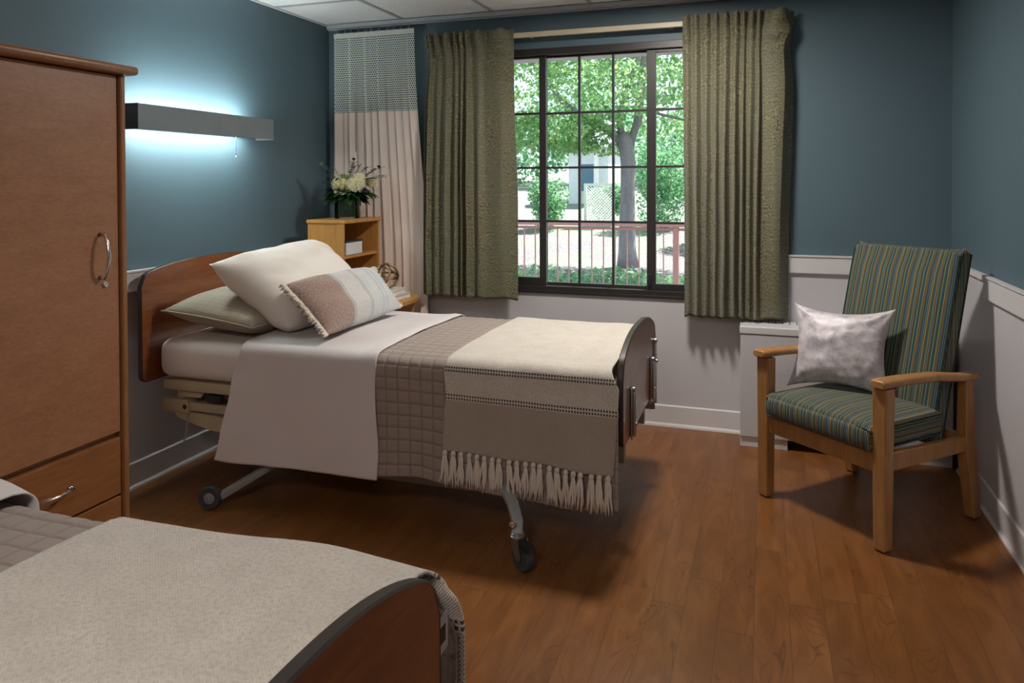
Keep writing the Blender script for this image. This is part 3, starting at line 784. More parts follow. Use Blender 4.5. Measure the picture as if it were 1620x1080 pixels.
# ------------------------------------------------------------------ pillows
def pillow(name, m, A, B, Cc, D, T, label, group=None, bow=.04, n=36, pw=2.6, wr=.006, seed=1, puff=None, sag=0, asym=1.0, rc=(0, 0, 0, 0), corner=.0, cat='pillow'):
    """corners: A top-near, B top-far, Cc bottom-far, D bottom-near; T half thickness"""
    A, B, Cc, D = map(Vector, (A, B, Cc, D)); nrm = (B-A).cross(D-A).normalized(); ctr = (A+B+Cc+D)/4
    lu = ((B-A).length+(Cc-D).length)/2; lv = ((D-A).length+(Cc-B).length)/2
    res = []
    for sgn in (1, -1):
        P = np.zeros((n, n, 3)); U = np.zeros((n, n, 2))
        for i in range(n):
            for j in range(n):
                u = -math.cos(PI*i/(n-1)); v = -math.cos(PI*j/(n-1)); u = .35*u+.65*(2*i/(n-1)-1); v = .35*v+.65*(2*j/(n-1)-1)
                uu = u*(1-bow*(1-v*v)*abs(u)**2); vv = v*(1-bow*1.2*(1-u*u)*abs(v)**2)
                cw = (rc[0]*(1-u)*(1-v)+rc[1]*(1+u)*(1-v)+rc[2]*(1+u)*(1+v)+rc[3]*(1-u)*(1+v))/4
                uu *= math.sqrt(1-cw*v*v*v*v); vv *= math.sqrt(1-cw*u*u*u*u)
                a, b = (uu+1)/2, (vv+1)/2
                p = A*(1-a)*(1-b)+B*a*(1-b)+Cc*a*b+D*(1-a)*b
                h = (max(0, 1-abs(u)**pw)**.62)*(max(0, 1-abs(v)**pw)**.62)
                t_ = T*h*(1 if sgn > 0 else asym)
                wv = wr*(n1(u*2.3+seed, v*2.3, sgn)+.6*n1(u*5+seed, v*5+2, sgn))*h**.5
                # radial creases near corners
                cr = 0
                for cu in (-1, 1):
                    for cv in (-1, 1):
                        du, dv = u-cu, v-cv; rr = math.hypot(du, dv); an = math.atan2(dv, du)
                        cr += wr*.7*math.sin(an*9+seed+cu)*math.exp(-rr*2.2)*sst(0, .35, rr)
                q = puff(a*lu, b*lv) if puff else 0
                p = p + nrm*sgn*(t_+(wv+cr)*(1 if h > 0 else 0)*h**.3+q*h**.3)
                p.z -= sag*h
                P[i, j] = p; U[i, j] = (a*lu, b*lv)
        res.append((P, U))
    me = grid_mesh(name, res[0][0], res[0][1]); me2 = grid_mesh(name, res[1][0][::-1], res[1][1][::-1])
    bm = nb(); bm.from_mesh(me); bm.from_mesh(me2)
    bmesh.ops.remove_doubles(bm, verts=bm.verts, dist=.0004); 
    me3 = bpy.data.meshes.new(name); bm.to_mesh(me3); bm.free(); me3.shade_smooth()
    bpy.data.meshes.remove(me); bpy.data.meshes.remove(me2)
    o = obj(name, me3, m); tag(o, label, cat, group)
    return o, (A, B, Cc, D, nrm, lu, lv)

def edge_curve(A, B, Cc, D, which, bow, k):
    """boundary point of the pillow's outline, side: 'A-D' near edge (u=-1) or 'B-C' far edge, top v=-1, bottom v=1"""
    if which == 'near': u, v = -1, 2*k-1
    elif which == 'far': u, v = 1, 2*k-1
    elif which == 'top': u, v = 2*k-1, -1
    else: u, v = 2*k-1, 1
    uu = u*(1-bow*(1-v*v)*abs(u)**2); vv = v*(1-bow*1.2*(1-u*u)*abs(v)**2); a, b = (uu+1)/2, (vv+1)/2
    return A*(1-a)*(1-b)+B*a*(1-b)+Cc*a*b+D*(1-a)*b

# quilted grey sham lying at the head
def shammat():
    k = NT('sham_fabric'); tc = k.N('ShaderNodeTexCoord'); s = k.sep(tc.outputs['UV'])
    n = k.noise(tc.outputs['Object'], 90, 3)
    patch = k.math('MULTIPLY', k.math('GREATER_THAN', s[0], .22), k.math('MULTIPLY', k.math('GREATER_THAN', s[1], .16), k.math('LESS_THAN', s[1], .40)))
    c = k.mix(patch, S(158, 146, 128), S(134, 142, 130))
    l1 = k.math('LESS_THAN', k.math('FRACT', k.math('DIVIDE', s[0], .026)), .09); l2 = k.math('LESS_THAN', k.math('FRACT', k.math('DIVIDE', s[1], .05)), .05)
    ln_ = k.math('MAXIMUM', l1, l2); k.bump(k.math('SUBTRACT', k.math('MULTIPLY', n, .3), ln_), .5, .003)
    c = k.mix(k.math('MULTIPLY', ln_, .5), c, S(110, 102, 90)); return k.set(c, .85, sheen=.2)
m_shamq = shammat()
sh, S4 = pillow('quilted_sham', m_shamq, (.14, -1.62, .82), (.14, -.86, .85), (.66, -.86, .755), (.62, -1.60, .765), .085,
    'grey-beige quilted pillow sham lying flat beneath the white pillow against the headboard', bow=.05, seed=4, wr=.005, pw=3.6)
bm = nb(); pts = [edge_curve(*S4[:4], 'near', .05, k/20) + Vector((0, -.002, 0)) for k in range(21)] ; tube(bm, pts, .0045, 6); obj('piping', bm, m_sham, sh, smooth=True)
bm = nb(); pts = [edge_curve(*S4[:4], 'bottom', .05, k/20) + Vector((.002, 0, 0)) for k in range(21)] ; tube(bm, pts, .0045, 6); obj('piping', bm, m_sham, sh, smooth=True)
# white pillow leaning on it
wp, W4 = pillow('white_pillow', m_case, (.35, -1.56, 1.035), (.47, -.86, 1.085), (.83, -.90, .79), (.775, -1.54, .742), .130,
    'plump plain white pillow leaning back on the grey quilted sham', bow=.07, seed=9, wr=.009, asym=1.0, pw=4.0, rc=(.02, .32, .3, .18))
# lumbar cushion: brown plush end, fringed edges
def lumbarmat():
    k = NT('lumbar_fabric'); tc = k.N('ShaderNodeTexCoord'); s = k.sep(tc.outputs['UV'])
    n = k.noise(tc.outputs['UV'], 190, 3, .7); n2 = k.noise(tc.outputs['UV'], 30, 3)
    brown = k.ramp(n, [(.35, S(128, 104, 94)), (.62, S(188, 164, 152))])
    pale = k.ramp(n, [(.35, S(190, 190, 190)), (.6, S(222, 218, 212))])
    blue = k.ramp(n2, [(.4, S(214, 214, 213)), (.6, S(196, 208, 213))])
    c = k.mix(k.math('GREATER_THAN', s[0], .20), brown, k.mix(k.ramp(s[0], [(.30, (0,)*3), (.42, (.8,)*3)]), pale, blue))
    st = None
    for u0, w_ in ((.205, .004), (.218, .003), (.345, .0025), (.358, .0025), (.455, .002), (.49, .0018)):
        q = k.math('LESS_THAN', k.math('ABSOLUTE', k.math('SUBTRACT', s[0], u0)), w_); st = q if st is None else k.math('MAXIMUM', st, q)
    c = k.mix(k.math('MULTIPLY', st, .7), c, S(132, 136, 140))
    rib = k.math('SINE', k.math('MULTIPLY', s[0], 2*PI/.012))
    k.bump(k.math('ADD', k.math('MULTIPLY', n, 1.5), k.math('ADD', k.math('MULTIPLY', rib, .08), st)), .7, .003)
    return k.set(c, .95, sheen=.4, spec=.1)
m_lumbar = lumbarmat()
lb, L4 = pillow('lumbar_cushion', m_lumbar, (.735, -1.53, .952), (.86, -.965, .968), (.985, -.905, .76), (.985, -1.575, .752), .088,
    'oblong fringed cushion with brown plush end and pale striped body propped on the white pillow', bow=.03, seed=13, wr=.006, pw=3.4, cat='cushion')
def fringe(parent, L4, which, seed, m, out):
    r_ = random.Random(seed); bm = nb(); A, B, Cc, D = L4[:4]; nrm = L4[4]
    for k in range(90):
        t_ = (k+.5)/90; p = edge_curve(A, B, Cc, D, which, .03, t_); d = (out + Vector((r_.uniform(-.3, .3), r_.uniform(-.3, .3), r_.uniform(-.3, .3)))).normalized()
        p = p - out*.006
        tube(bm, [p, p+d*.014+nrm*r_.uniform(-.006, .006), p+d*.028+nrm*r_.uniform(-.010, .010)+Vector((0, 0, -.003))], [.0062, .0058, .003], 6)
    return obj('fringe', bm, m, parent, smooth=True)
fringe(lb, L4, 'near', 3, m_cream, (L4[0]-L4[1]).normalized()); fringe(lb, L4, 'far', 4, m_cream, (L4[1]-L4[0]).normalized())

# ------------------------------------------------------------------ nightstand with hutch
def nightstand():
    x0, x1, y0, y1 = .20, .44, -.555, -.125
    t = thing('bedside_cabinet', 'light maple cabinet with raised open shelf and round lower top, beside the privacy curtain', 'bedside cabinet', (.45, -.38, 0))
    zt = 1.185
    bm = nb(); bx(bm, x0, x1, y0, y0+.018, .72, zt-.022); obj('side_panel', bm, m_stand, t, bevel=.002)
    obj('side_panel', box(x0, x1, y1-.018, y1, .72, zt-.022), m_stand, t, bevel=.002)
    obj('back_panel', box(x0, x0+.008, y0+.018, y1-.018, .72, zt-.022), m_standin, t)
    # top with a rounded front near corner
    P = [(x0-.005, y0-.008), (x1-.03, y0-.008)] + [(x1-.03+.045*math.sin(a), y0+.037-.045*math.cos(a)) for a in [i/8*PI/2 for i in range(1, 9)]] + [(x1+.015, y1+.008), (x0-.005, y1+.008)]
    bm = nb(); prism(bm, P, zt-.022, zt, 'z'); obj('hutch_top', bm, m_stand, t, bevel=.005, seg=3)
    obj('shelf', box(x0+.008, x1-.008, y0+.018, y1-.018, .955, .973), m_stand, t, bevel=.002)
    # lower round-fronted top
    ya, yb, xf = -.66, -.165, .80
    P = [(x0-.005, ya), (.60, ya)]
    for i in range(0, 25):
        a = -PI/2 + PI*i/24; P.append((.60+.20*max(0, math.cos(a))**.55, (ya+yb)/2 + (yb-ya)/2*math.sin(a)))
    P += [(x0-.005, yb)]
    bm = nb(); prism(bm, P, .690, .718, 'z'); bmesh.ops.remove_doubles(bm, verts=bm.verts, dist=.001); obj('lower_top', bm, m_stand, t, bevel=.006, seg=3)
    bm = nb(); bx(bm, x0, .70, ya+.04, yb-.03, .05, .69); obj('cabinet_body', bm, m_stand, t, bevel=.002)
    dr = obj('drawer', box(.70, .718, ya+.045, yb-.035, .50, .67), m_stand, t, bevel=.002)
    bm = nb(); tube(bm, [(.715, -.46, .585), (.74, -.46, .585), (.74, -.36, .585), (.715, -.36, .585)], .005, 8); obj('handle', bm, m_chrome, dr)
    obj('door', box(.70, .718, ya+.045, yb-.035, .08, .49), m_stand, t, bevel=.002)
    obj('plinth', box(x0+.02, .66, ya+.06, yb-.05, 0, .05), m_standin, t)
nightstand()
# storage box on the hutch shelf
bm = nb(); bx(bm, .335, .425, -.515, -.445, .9735, 1.06); bx(bm, .336, .424, -.445, -.33, .9735, 1.06)
bo = obj('keepsake_box', box(.33, .43, -.510, -.325, .974, 1.056), plain('pale_card', S(196, 196, 200), .5), bevel=.002); tag(bo, 'small white box with a dark lid rim on the open shelf of the bedside cabinet', 'box')
obj('lid', box(.327, .433, -.513, -.322, 1.048, 1.060), plain('dark_lid', S(50, 46, 46), .5), bo, bevel=.002)
obj('label_panel', box(.43, .4325, -.505, -.330, .978, 1.046), plain('white_card', S(226, 226, 230), .5), bo)
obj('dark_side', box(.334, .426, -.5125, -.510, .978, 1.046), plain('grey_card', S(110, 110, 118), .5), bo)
# books
for i, (z0, z1, x0, x1, y0, y1, an) in enumerate(((.7185, .746, .555, .745, -.56, -.31, -5), (.747, .775, .56, .725, -.55, -.315, 4))):
    Mx = Matrix.Translation(Vector(((x0+x1)/2, (y0+y1)/2, 0))) @ Matrix.Rotation(math.radians(an), 4, 'Z'); hx, hy = (x1-x0)/2, (y1-y0)/2
    t = thing('book', ['larger pale book at the bottom under the wire orb on the bedside cabinet', 'smaller pale book lying on the larger one, directly beneath the orb'][i], 'book', (Mx.translation.x, Mx.translation.y, z0), 'books under the orb')
    mc = plain('book_cover', [S(206, 198, 192), S(222, 216, 210)][i], .6)
    bm = nb(); bx(bm, -hx, hx, -hy, hy, z0, z0+.003, Mx); bx(bm, -hx, hx, -hy, hy, z1-.003, z1, Mx); bx(bm, -hx, -hx+.003, -hy, hy, z0+.003, z1-.003, Mx); obj('cover', bm, mc, t)
    obj('pages', box(-hx+.003, hx-.004, -hy+.004, hy-.004, z0+.003, z1-.003, Mx), plain('paper', S(230, 224, 214), .9), t)
# wire orb
def orb():
    c = Vector((.648, -.43, .7765+.076)); R = .0745; bm = nb()
    m_br = plain('aged_brass', (.30, .20, .10), .35, 1)
    for k, (ax, tilt, off) in enumerate(((0, 10, 0), (60, 70, .01), (120, 65, -.012), (30, 95, .0), (90, 30, .012), (150, 110, -.01))):
        Rm = Matrix.Rotation(math.radians(ax), 3, 'Z') @ Matrix.Rotation(math.radians(tilt), 3, 'X')
        r = math.sqrt(R*R-off*off*4)-.002*k/2
        pts = [c + Rm @ Vector((r*math.cos(a), r*math.sin(a), off*2)) for a in [2*PI*i/40 for i in range(40)]]
        tube(bm, pts, .0052, 8, closed=True)
    o = obj('wire_orb', bm, m_br, None, smooth=True); tag(o, 'open brass wire orb ornament resting on two pale books', 'ornament')
orb()
# square mirrored candle holder beside the books
t = thing('candle_holder', 'small square mirrored glass holder half hidden behind the cushion on the bedside cabinet', 'candle holder', (.58, -.60, .718))
bm = nb(); bx(bm, .535, .625, -.645, -.585, .7185, .85, bev=.003); obj('glass_block', bm, plain('mirror_glass', (.35, .36, .36), .12, .8), t)
obj('face', box(.6255, .628, -.638, -.592, .728, .842), plain('frosted_face', S(200, 204, 206), .4), t)

# vase and flowers
def flowers():
    cx, cy, zb = .335, -.34, 1.1855
    v = thing('glass_vase', 'round clear glass vase lined with dark leaves on top of the bedside cabinet', 'vase', (cx, cy, zb))
    bm = nb(); lathe(bm, [(.074, 0), (.076, .003), (.076, .125), (.073, .125), (.072, .010), (.001, .008)], (cx, cy, zb), 40); obj('glass', bm, m_vase, v, auto=40)
    bm = nb(); lathe(bm, [(.068, .010), (.070, .012), (.070, .112), (.060, .114), (.001, .114)], (cx, cy, zb), 32); obj('leaf_lining', bm, plain('wet_leaf', S(34, 66, 42), .45, ns=40, var=.5), v, auto=40)
    f = thing('flower_bouquet', 'bouquet of cream roses and hydrangea with dark leaves and grey-green sprigs in the vase', 'flowers', (cx, cy, zb+.115))
    C0 = Vector((cx, cy, zb+.16))
    def rose(c, R, up, seed):
        r_ = random.Random(seed); bm = nb(); q = Vector(up).to_track_quat('Z', 'Y')
        for ring, (n, rad, h, op) in enumerate(((3, .25, .95, .1), (4, .45, .9, .25), (5, .68, .78, .5), (6, .9, .6, .85), (7, 1.0, .35, 1.2))):
            for k in range(n):
                a0 = 2*PI*k/n + ring*.6 + r_.uniform(-.1, .1); wd = 2.6/n*1.25
                G = []
                for i in range(5):
                    row = []
                    for j in range(5):
                        a = a0+(i/4-.5)*wd*2; t_ = j/4
                        rr = R*rad*(.45+.62*t_**.7 + (.12*op*t_**3)) * (1-.12*(2*i/4-1)**2*t_)
                        z = R*(-.55+(h+.55)*t_ - .18*op*t_**4 - .16*(2*i/4-1)**2*t_**2)
                        row.append(bm.verts.new(Vector(c)+q @ Vector((rr*math.cos(a), rr*math.sin(a), z))))
                    G.append(row)
                for i in range(4):
                    for j in range(4): bm.faces.new((G[i][j], G[i+1][j], G[i+1][j+1], G[i][j+1]))
        o = obj('rose', bm, m_petal, f, smooth=True); return o
    def hydr(c, R, seed):
        r_ = random.Random(seed); bm = nb()
        for k in range(90):
            z = 1-1.5*(k+.5)/90; a = k*2.39996; s = math.sqrt(1-z*z); d = Vector((s*math.cos(a), s*math.sin(a), z)); p = Vector(c)+d*R*r_.uniform(.9, 1.02)
            q = d.to_track_quat('Z', 'Y') @ Matrix.Rotation(r_.random()*PI, 3, 'Z').to_quaternion()
            for j in range(4):
                b = 2*PI*j/4; sz = .0115
                vs = [p, p+q @ Vector((sz*math.cos(b-.55), sz*math.sin(b-.55), .003)), p+q @ Vector((sz*1.35*math.cos(b), sz*1.35*math.sin(b), .001)), p+q @ Vector((sz*math.cos(b+.55), sz*math.sin(b+.55), .003))]
                bm.faces.new([bm.verts.new(x) for x in vs])
        obj('hydrangea', bm, m_petal, f)
    vw = Vector((.42, -.72, .15)).normalized()   # towards the room
    rose(C0+Vector((.015, -.085, .030)), .046, (.25, -.8, .4), 1)
    hydr(C0+Vector((.075, -.035, .035)), .055, 2)
    hydr(C0+Vector((.085, .0, .075)), .040, 6)
    rose(C0+Vector((-.035, -.05, .055)), .035, (-.2, -.5, .8), 3)
    rose(C0+Vector((.120, .085, .055)), .040, (.6, -.1, .7), 4)
    rose(C0+Vector((.00, .03, .085)), .038, (0, 0, 1), 5)
    rose(C0+Vector((-.06, .04, .045)), .036, (-.5, .1, .8), 8)
    # dark leaves
    def leaf(bm, p, d, L, Wd, nrm=None):
        d = Vector(d).normalized(); s = d.cross(nrm or Vector((0, 0, 1))).normalized(); u = s.cross(d)
        prof = [(0, .05), (.25, .75), (.5, 1), (.75, .7), (1, .02)]
        L_ = []; 
        for t_, wf in prof:
            c = Vector(p)+d*L*t_ - Vector((0, 0, 1))*L*.35*t_*t_
            L_.append((bm.verts.new(c-s*Wd*wf/2+u*Wd*.12*wf), bm.verts.new(c), bm.verts.new(c+s*Wd*wf/2+u*Wd*.12*wf)))
        for a, b in zip(L_, L_[1:]):
            bm.faces.new((a[0], a[1], b[1], b[0])); bm.faces.new((a[1], a[2], b[2], b[1]))
    r_ = random.Random(5); bm = nb()
    for k in range(170):
        a = r_.uniform(0, 2*PI); e = r_.uniform(-.35, .6); d = Vector((math.cos(a), math.sin(a), e)); leaf(bm, C0+Vector((d.x*.055, d.y*.055, -.030+r_.uniform(-.01, .05))), d, r_.uniform(.06, .115), r_.uniform(.034, .054))
    for a in (-.5, -.2, .15): leaf(bm, C0+Vector((.1, .02, 0)), (math.cos(a), math.sin(a), -.05), .11, .05)
    leaf(bm, C0+Vector((-.01, -.07, .05)), (.1, -.3, 1), .06, .045, Vector((0, -1, .2)))
    o = obj('dark_leaves', bm, m_dkleaf, f); o['kind'] = 'stuff'
    for k, (dx, dy, dz_, n) in enumerate(((-.12, -.09, .16, 11), (-.13, .0, .10, 9), (.02, .05, .19, 11), (.07, .06, .17, 10), (.16, .14, .15, 12), (.20, .12, .10, 10), (-.15, -.04, .05, 8), (.09, .16, .12, 9), (-.17, -.02, .10, 9), (-.14, .06, .06, 8), (.0, .10, .16, 10), (.05, .0, .17, 9), (.12, .05, .15, 10), (-.07, -.05, .15, 9), (.19, .02, .08, 9), (.17, .18, .09, 9))):
        bm = nb(); p0 = C0+Vector((dx*.2, dy*.2, 0)); p1 = C0+Vector((dx, dy, dz_)); pts = []
        for i in range(n+1):
            t_ = i/n; pts.append(p0.lerp(p1, t_)+Vector((0, 0, .03*math.sin(t_*PI))))
        tube(bm, pts, .0013, 5)
        for i in range(2, n+1):
            for s in (-1, 1):
                dd = Vector((s*math.cos(i), s*math.sin(i*1.7), .5)); leaf(bm, pts[i], dd, .024 if k % 2 else .034, .013 if k % 2 else .023)
        obj('sprig', bm, m_sage if k not in (2, 4) else m_dkleaf, f)
    bm = nb(); p = C0+Vector((-.01, -.03, .06))
    for k in range(3): leaf(bm, p+Vector((k*.006, 0, 0)), (-.12+k*.1, -.1, 1), .085, .014, Vector((0, -1, 0)))
    obj('green_bud', bm, leaf_mat('lime_leaves', S(130, 160, 60), S(160, 186, 90), .3), f)
flowers()

# ------------------------------------------------------------------ window drapes on a traverse rod
def fold_fn(seed, n, tail=0):
    r_ = random.Random(seed); w_ = [r_.uniform(.45, 1.35) for _ in range(n)]
    if tail: w_[-1 if tail > 0 else 0] = 2.6
    t_ = sum(w_); e = [0]
    for q in w_: e.append(e[-1]+q/t_)
    am = [r_.uniform(.45, 1.35) for _ in range(n)]
    if tail: am[-1 if tail > 0 else 0] = .35
    def f(u):
        for k in range(n):
            if u <= e[k+1] or k == n-1:
                q = (u-e[k])/(e[k+1]-e[k]); return q, am[k], k
    return f, e
def drape(name, xt0, xt1, xb0, xb1, zt, zb0, zb1, yc, n, seed, label, ret):
    f, e = fold_fn(seed, n, 1); nu, nv = 24*n, 110; total = (xb1-xb0)*2.0
    P = np.zeros((nu, nv, 3)); U = np.zeros((nu, nv, 2))
    for i in range(nu):
        u = i/(nu-1); q, am, k = f(u)
        for j in range(nv):
            v = j/(nv-1)      # 0 top
            zb = zb0+(zb1-zb0)*u
            z = zt+(zb-zt)*v; d = zt-z
            pin = math.exp(-((d-.11)/.045)**2)                # pinch line below the header
            amp = .040*am*(.45+.75*sst(.05, 1.0, d))
            wob = .35*n1(u*6, v*1.6, seed)+.2*n1(u*14, v*2.5, seed+3)
            ph = 2*PI*(q+.10*n1(v*1.8, k*3.1, seed))
            y = -amp*(.5-.5*math.cos(ph)) * (1-.15*pin)
            # pleat: near fold tops the cloth is pinched to a narrow ridge
            xx = u + (-.30*(e[k+1]-e[k])*math.sin(ph)/1.0*pin*.5) + .05*(e[k+1]-e[k])*math.sin(ph+wob*3)*sst(.1, .8, d)
            if d < .14: y = -.042*(.5-.5*math.cos(ph))**(2.6 if d > .06 else 1.3)*(1.1-.6*pin) - .006*math.cos(3*ph)*(1-pin)*.5
            y += -.012*wob*sst(.15, .6, d)
            # narrower just under the header, full below
            x = (xt0+(xt1-xt0)*xx)*(1-sst(0, 1.4, d)) + (xb0+(xb1-xb0)*xx)*sst(0, 1.4, d)
            x += .004*n1(v*5, u*9, seed) + (.020*(1-u)**4 if ret < 0 else -.020*u**4)*math.exp(-((d-.20)/.15)**2)
            if ret > 0 and u > .93: y += (u-.93)/.07*.07
            if ret < 0 and u < .07: y += (.07-u)/.07*.07
            zz = z - (.006*math.cos(ph) + .01*n1(u*7, 9, seed))*v + (.006*math.sin(2*ph) if j < 3 else 0)
            P[i, j] = (x, yc+y, zz); U[i, j] = (u*total, z)
    o = obj(name, grid_mesh(name, P, U), m_drape); solid(o, .003, 0); tag(o, label, 'curtain', 'window drapes')
    # hem seam + header tape as sub-parts: slim back lining
    return o
drape('window_drape', .738, 1.335, .725, 1.360, 2.315, .705, .700, -.105, 9, 31, 'olive paisley drape at the left side of the window, ending above the bedside corner', -1)
drape('window_drape', 2.322, 2.905, 2.335, 2.876, 2.315, .655, .665, -.105, 10, 47, 'olive paisley drape at the right side of the window, hanging over the wall heater', 1)
t = thing('curtain_rod', 'cream flat traverse rod running above the window between the drapes', 'curtain rod', (1.82, -.08, 2.27))
bm = nb(); bx(bm, .79, 2.85, -.098, -.078, 2.262, 2.292, bev=.003); bx(bm, .79, .81, -.078, -.001, 2.262, 2.292); bx(bm, 2.83, 2.85, -.078, -.001, 2.262, 2.292); obj('rail', bm, plain('cream_metal', S(196, 186, 160), .4), t)
for x in (1.42, 2.25): obj('bracket', box(x-.012, x+.012, -.078, -.0005, 2.27, 2.286), plain('cream_metal', S(196, 186, 160), .4), t)

# ------------------------------------------------------------------ privacy curtain in the corner, on its ceiling track
t = thing('curtain_track', 'slim metal ceiling track running along the back wall above the privacy curtain', 'curtain track', (1.8, -.06, 2.41))
bm = nb(); bx(bm, .03, 3.6, -.075, -.05, H-.030, H-.006); obj('rail', bm, m_grid, t)
def cubicle():
    xt0, xt1, xb0, xb1, zt, zm, zb, yc = .075, .655, .065, .745, 2.368, 1.858, .36, -.075
    f, e = fold_fn(77, 11)
    tn = thing('privacy_curtain', 'blush hospital privacy curtain with netted top gathered in the back left corner', 'curtain', (.38, yc, zb))
    def part(name, za, zb_, nv, m, nu=220, extra=0, foldscale=1):
        P = np.zeros((nu, nv, 3)); U = np.zeros((nu, nv, 2))
        for i in range(nu):
            u = i/(nu-1); q, am, k = f(u)
            for j in range(nv):
                v = j/(nv-1); z = za+(zb_-za)*v; g = (zt-z)/(zt-zb)
                ph = 2*PI*(q+.12*n1(g*2, k*2.7, 5))
                amp = .010*am*(.7+.6*g)
                y = -amp*(.5-.5*math.cos(ph))-extra
                gx = sst(0, .8, g)
                x = (xt0+(xt1-xt0)*u)*(1-gx)+(xb0+(xb1-xb0)*u)*gx + .010*math.sin(ph+1)*am
                x += .0*z
                P[i, j] = (x, yc+y, z+ (.018*n1(u*4, 2, 9) if z < 2.2 and z > 1.5 and abs(z-zm) < .02 else 0)); U[i, j] = (x*1.25, z)
        return obj(name, grid_mesh(name, P, U), m, tn)
    part('netting', zt-.02, zm-.01, 40, m_net)
    part('cloth_panel', zm, zb, 80, m_cub); 
    o = part('heading_tape', zt+.004, zt-.024, 6, plain('white_tape', S(214, 216, 210), .8), extra=.002)
    for k in range(11):
        u = (e[k]+e[k+1])/2; x = xt0+(xt1-xt0)*u
        bm = nb(); tube(bm, [(x, yc-.02, zt-.004), (x-.003, yc-.004, zt+.012), (x, yc+.01, zt+.026), (x, yc+.012, H-.032)], .0022, 6)
        tube(bm, [(x+.012, yc-.016, zt), (x+.006, yc-.002, zt+.02), (x+.002, yc+.012, H-.034)], .0014, 5)
        obj('hook', bm, m_steel, tn)
cubicle()

# ------------------------------------------------------------------ wall heater under the right drape
t = thing('wall_heater', 'white boxy wall heater cabinet low on the back wall behind the armchair', 'heater', (3.14, -.12, 0))
bm = nb(); bx(bm, 2.634, 3.625, -.224, -.0275, .056, .598); obj('cabinet', bm, m_white, t, bevel=.004)
bm = nb(); bx(bm, 2.630, 3.630, -.229, -.0275, .600, .641); obj('top_cover', bm, m_whitetrim, t, bevel=.006, seg=3)
bm = nb(); bx(bm, 2.634, 2.87, -.212, -.03, 0, .056); obj('kick_plate', bm, m_whitetrim, t, bevel=.002); obj('kick_plate', box(3.40, 3.625, -.212, -.03, 0, .056), m_whitetrim, t, bevel=.002)
bm = nb(); bx(bm, 2.87, 3.40, -.15, -.14, .0, .056)
obj('inlet_grille', bm, m_black, t)
bm = nb()
for i in range(24): bx(bm, 2.70+i*.036, 2.705+i*.036, -.11, -.04, .6412, .6420)
obj('vent_slots', bm, m_tyre, t)

# ------------------------------------------------------------------ armchair
CR = Vector((.7349, -.6782, 0)); CB = Vector((.6782, .7349, 0)); CM = Vector((2.9725, -1.0215, 0))
CT = Matrix(((CR.x, CB.x, 0, CM.x), (CR.y, CB.y, 0, CM.y), (0, 0, 1, 0), (0, 0, 0, 1)))
def xf(bm):
    for v in bm.verts: v.co = CT @ v.co
    return bm
def taper_post(bm, p0, p1, w0, d0, w1, d1):
    (x0, y0, z0), (x1, y1, z1) = p0, p1
    a = [bm.verts.new((x0+s*w0/2, y0+q*d0/2, z0)) for s, q in ((-1, -1), (1, -1), (1, 1), (-1, 1))]
    b = [bm.verts.new((x1+s*w1/2, y1+q*d1/2, z1)) for s, q in ((-1, -1), (1, -1), (1, 1), (-1, 1))]
    bm.faces.new(a); bm.faces.new(b)
    for i in range(4): bm.faces.new((a[i], a[(i+1) % 4], b[(i+1) % 4], b[i]))
def uv_box(o, Minv, sideflip=True):
    me = o.data; uv = me.uv_layers.new(name='UVMap'); org = ORG[o.name]
    for p in me.polygons:
        nl = Minv.to_3x3() @ p.normal
        for li in p.loop_indices:
            c = Minv @ (me.vertices[me.loops[li].vertex_index].co + org)
            if abs(nl.x) > .75: uv.data[li].uv = (c.z+.02, c.y) if o.name.startswith('seat') else (c.y, c.z)
            else: uv.data[li].uv = (c.x, c.y+c.z)
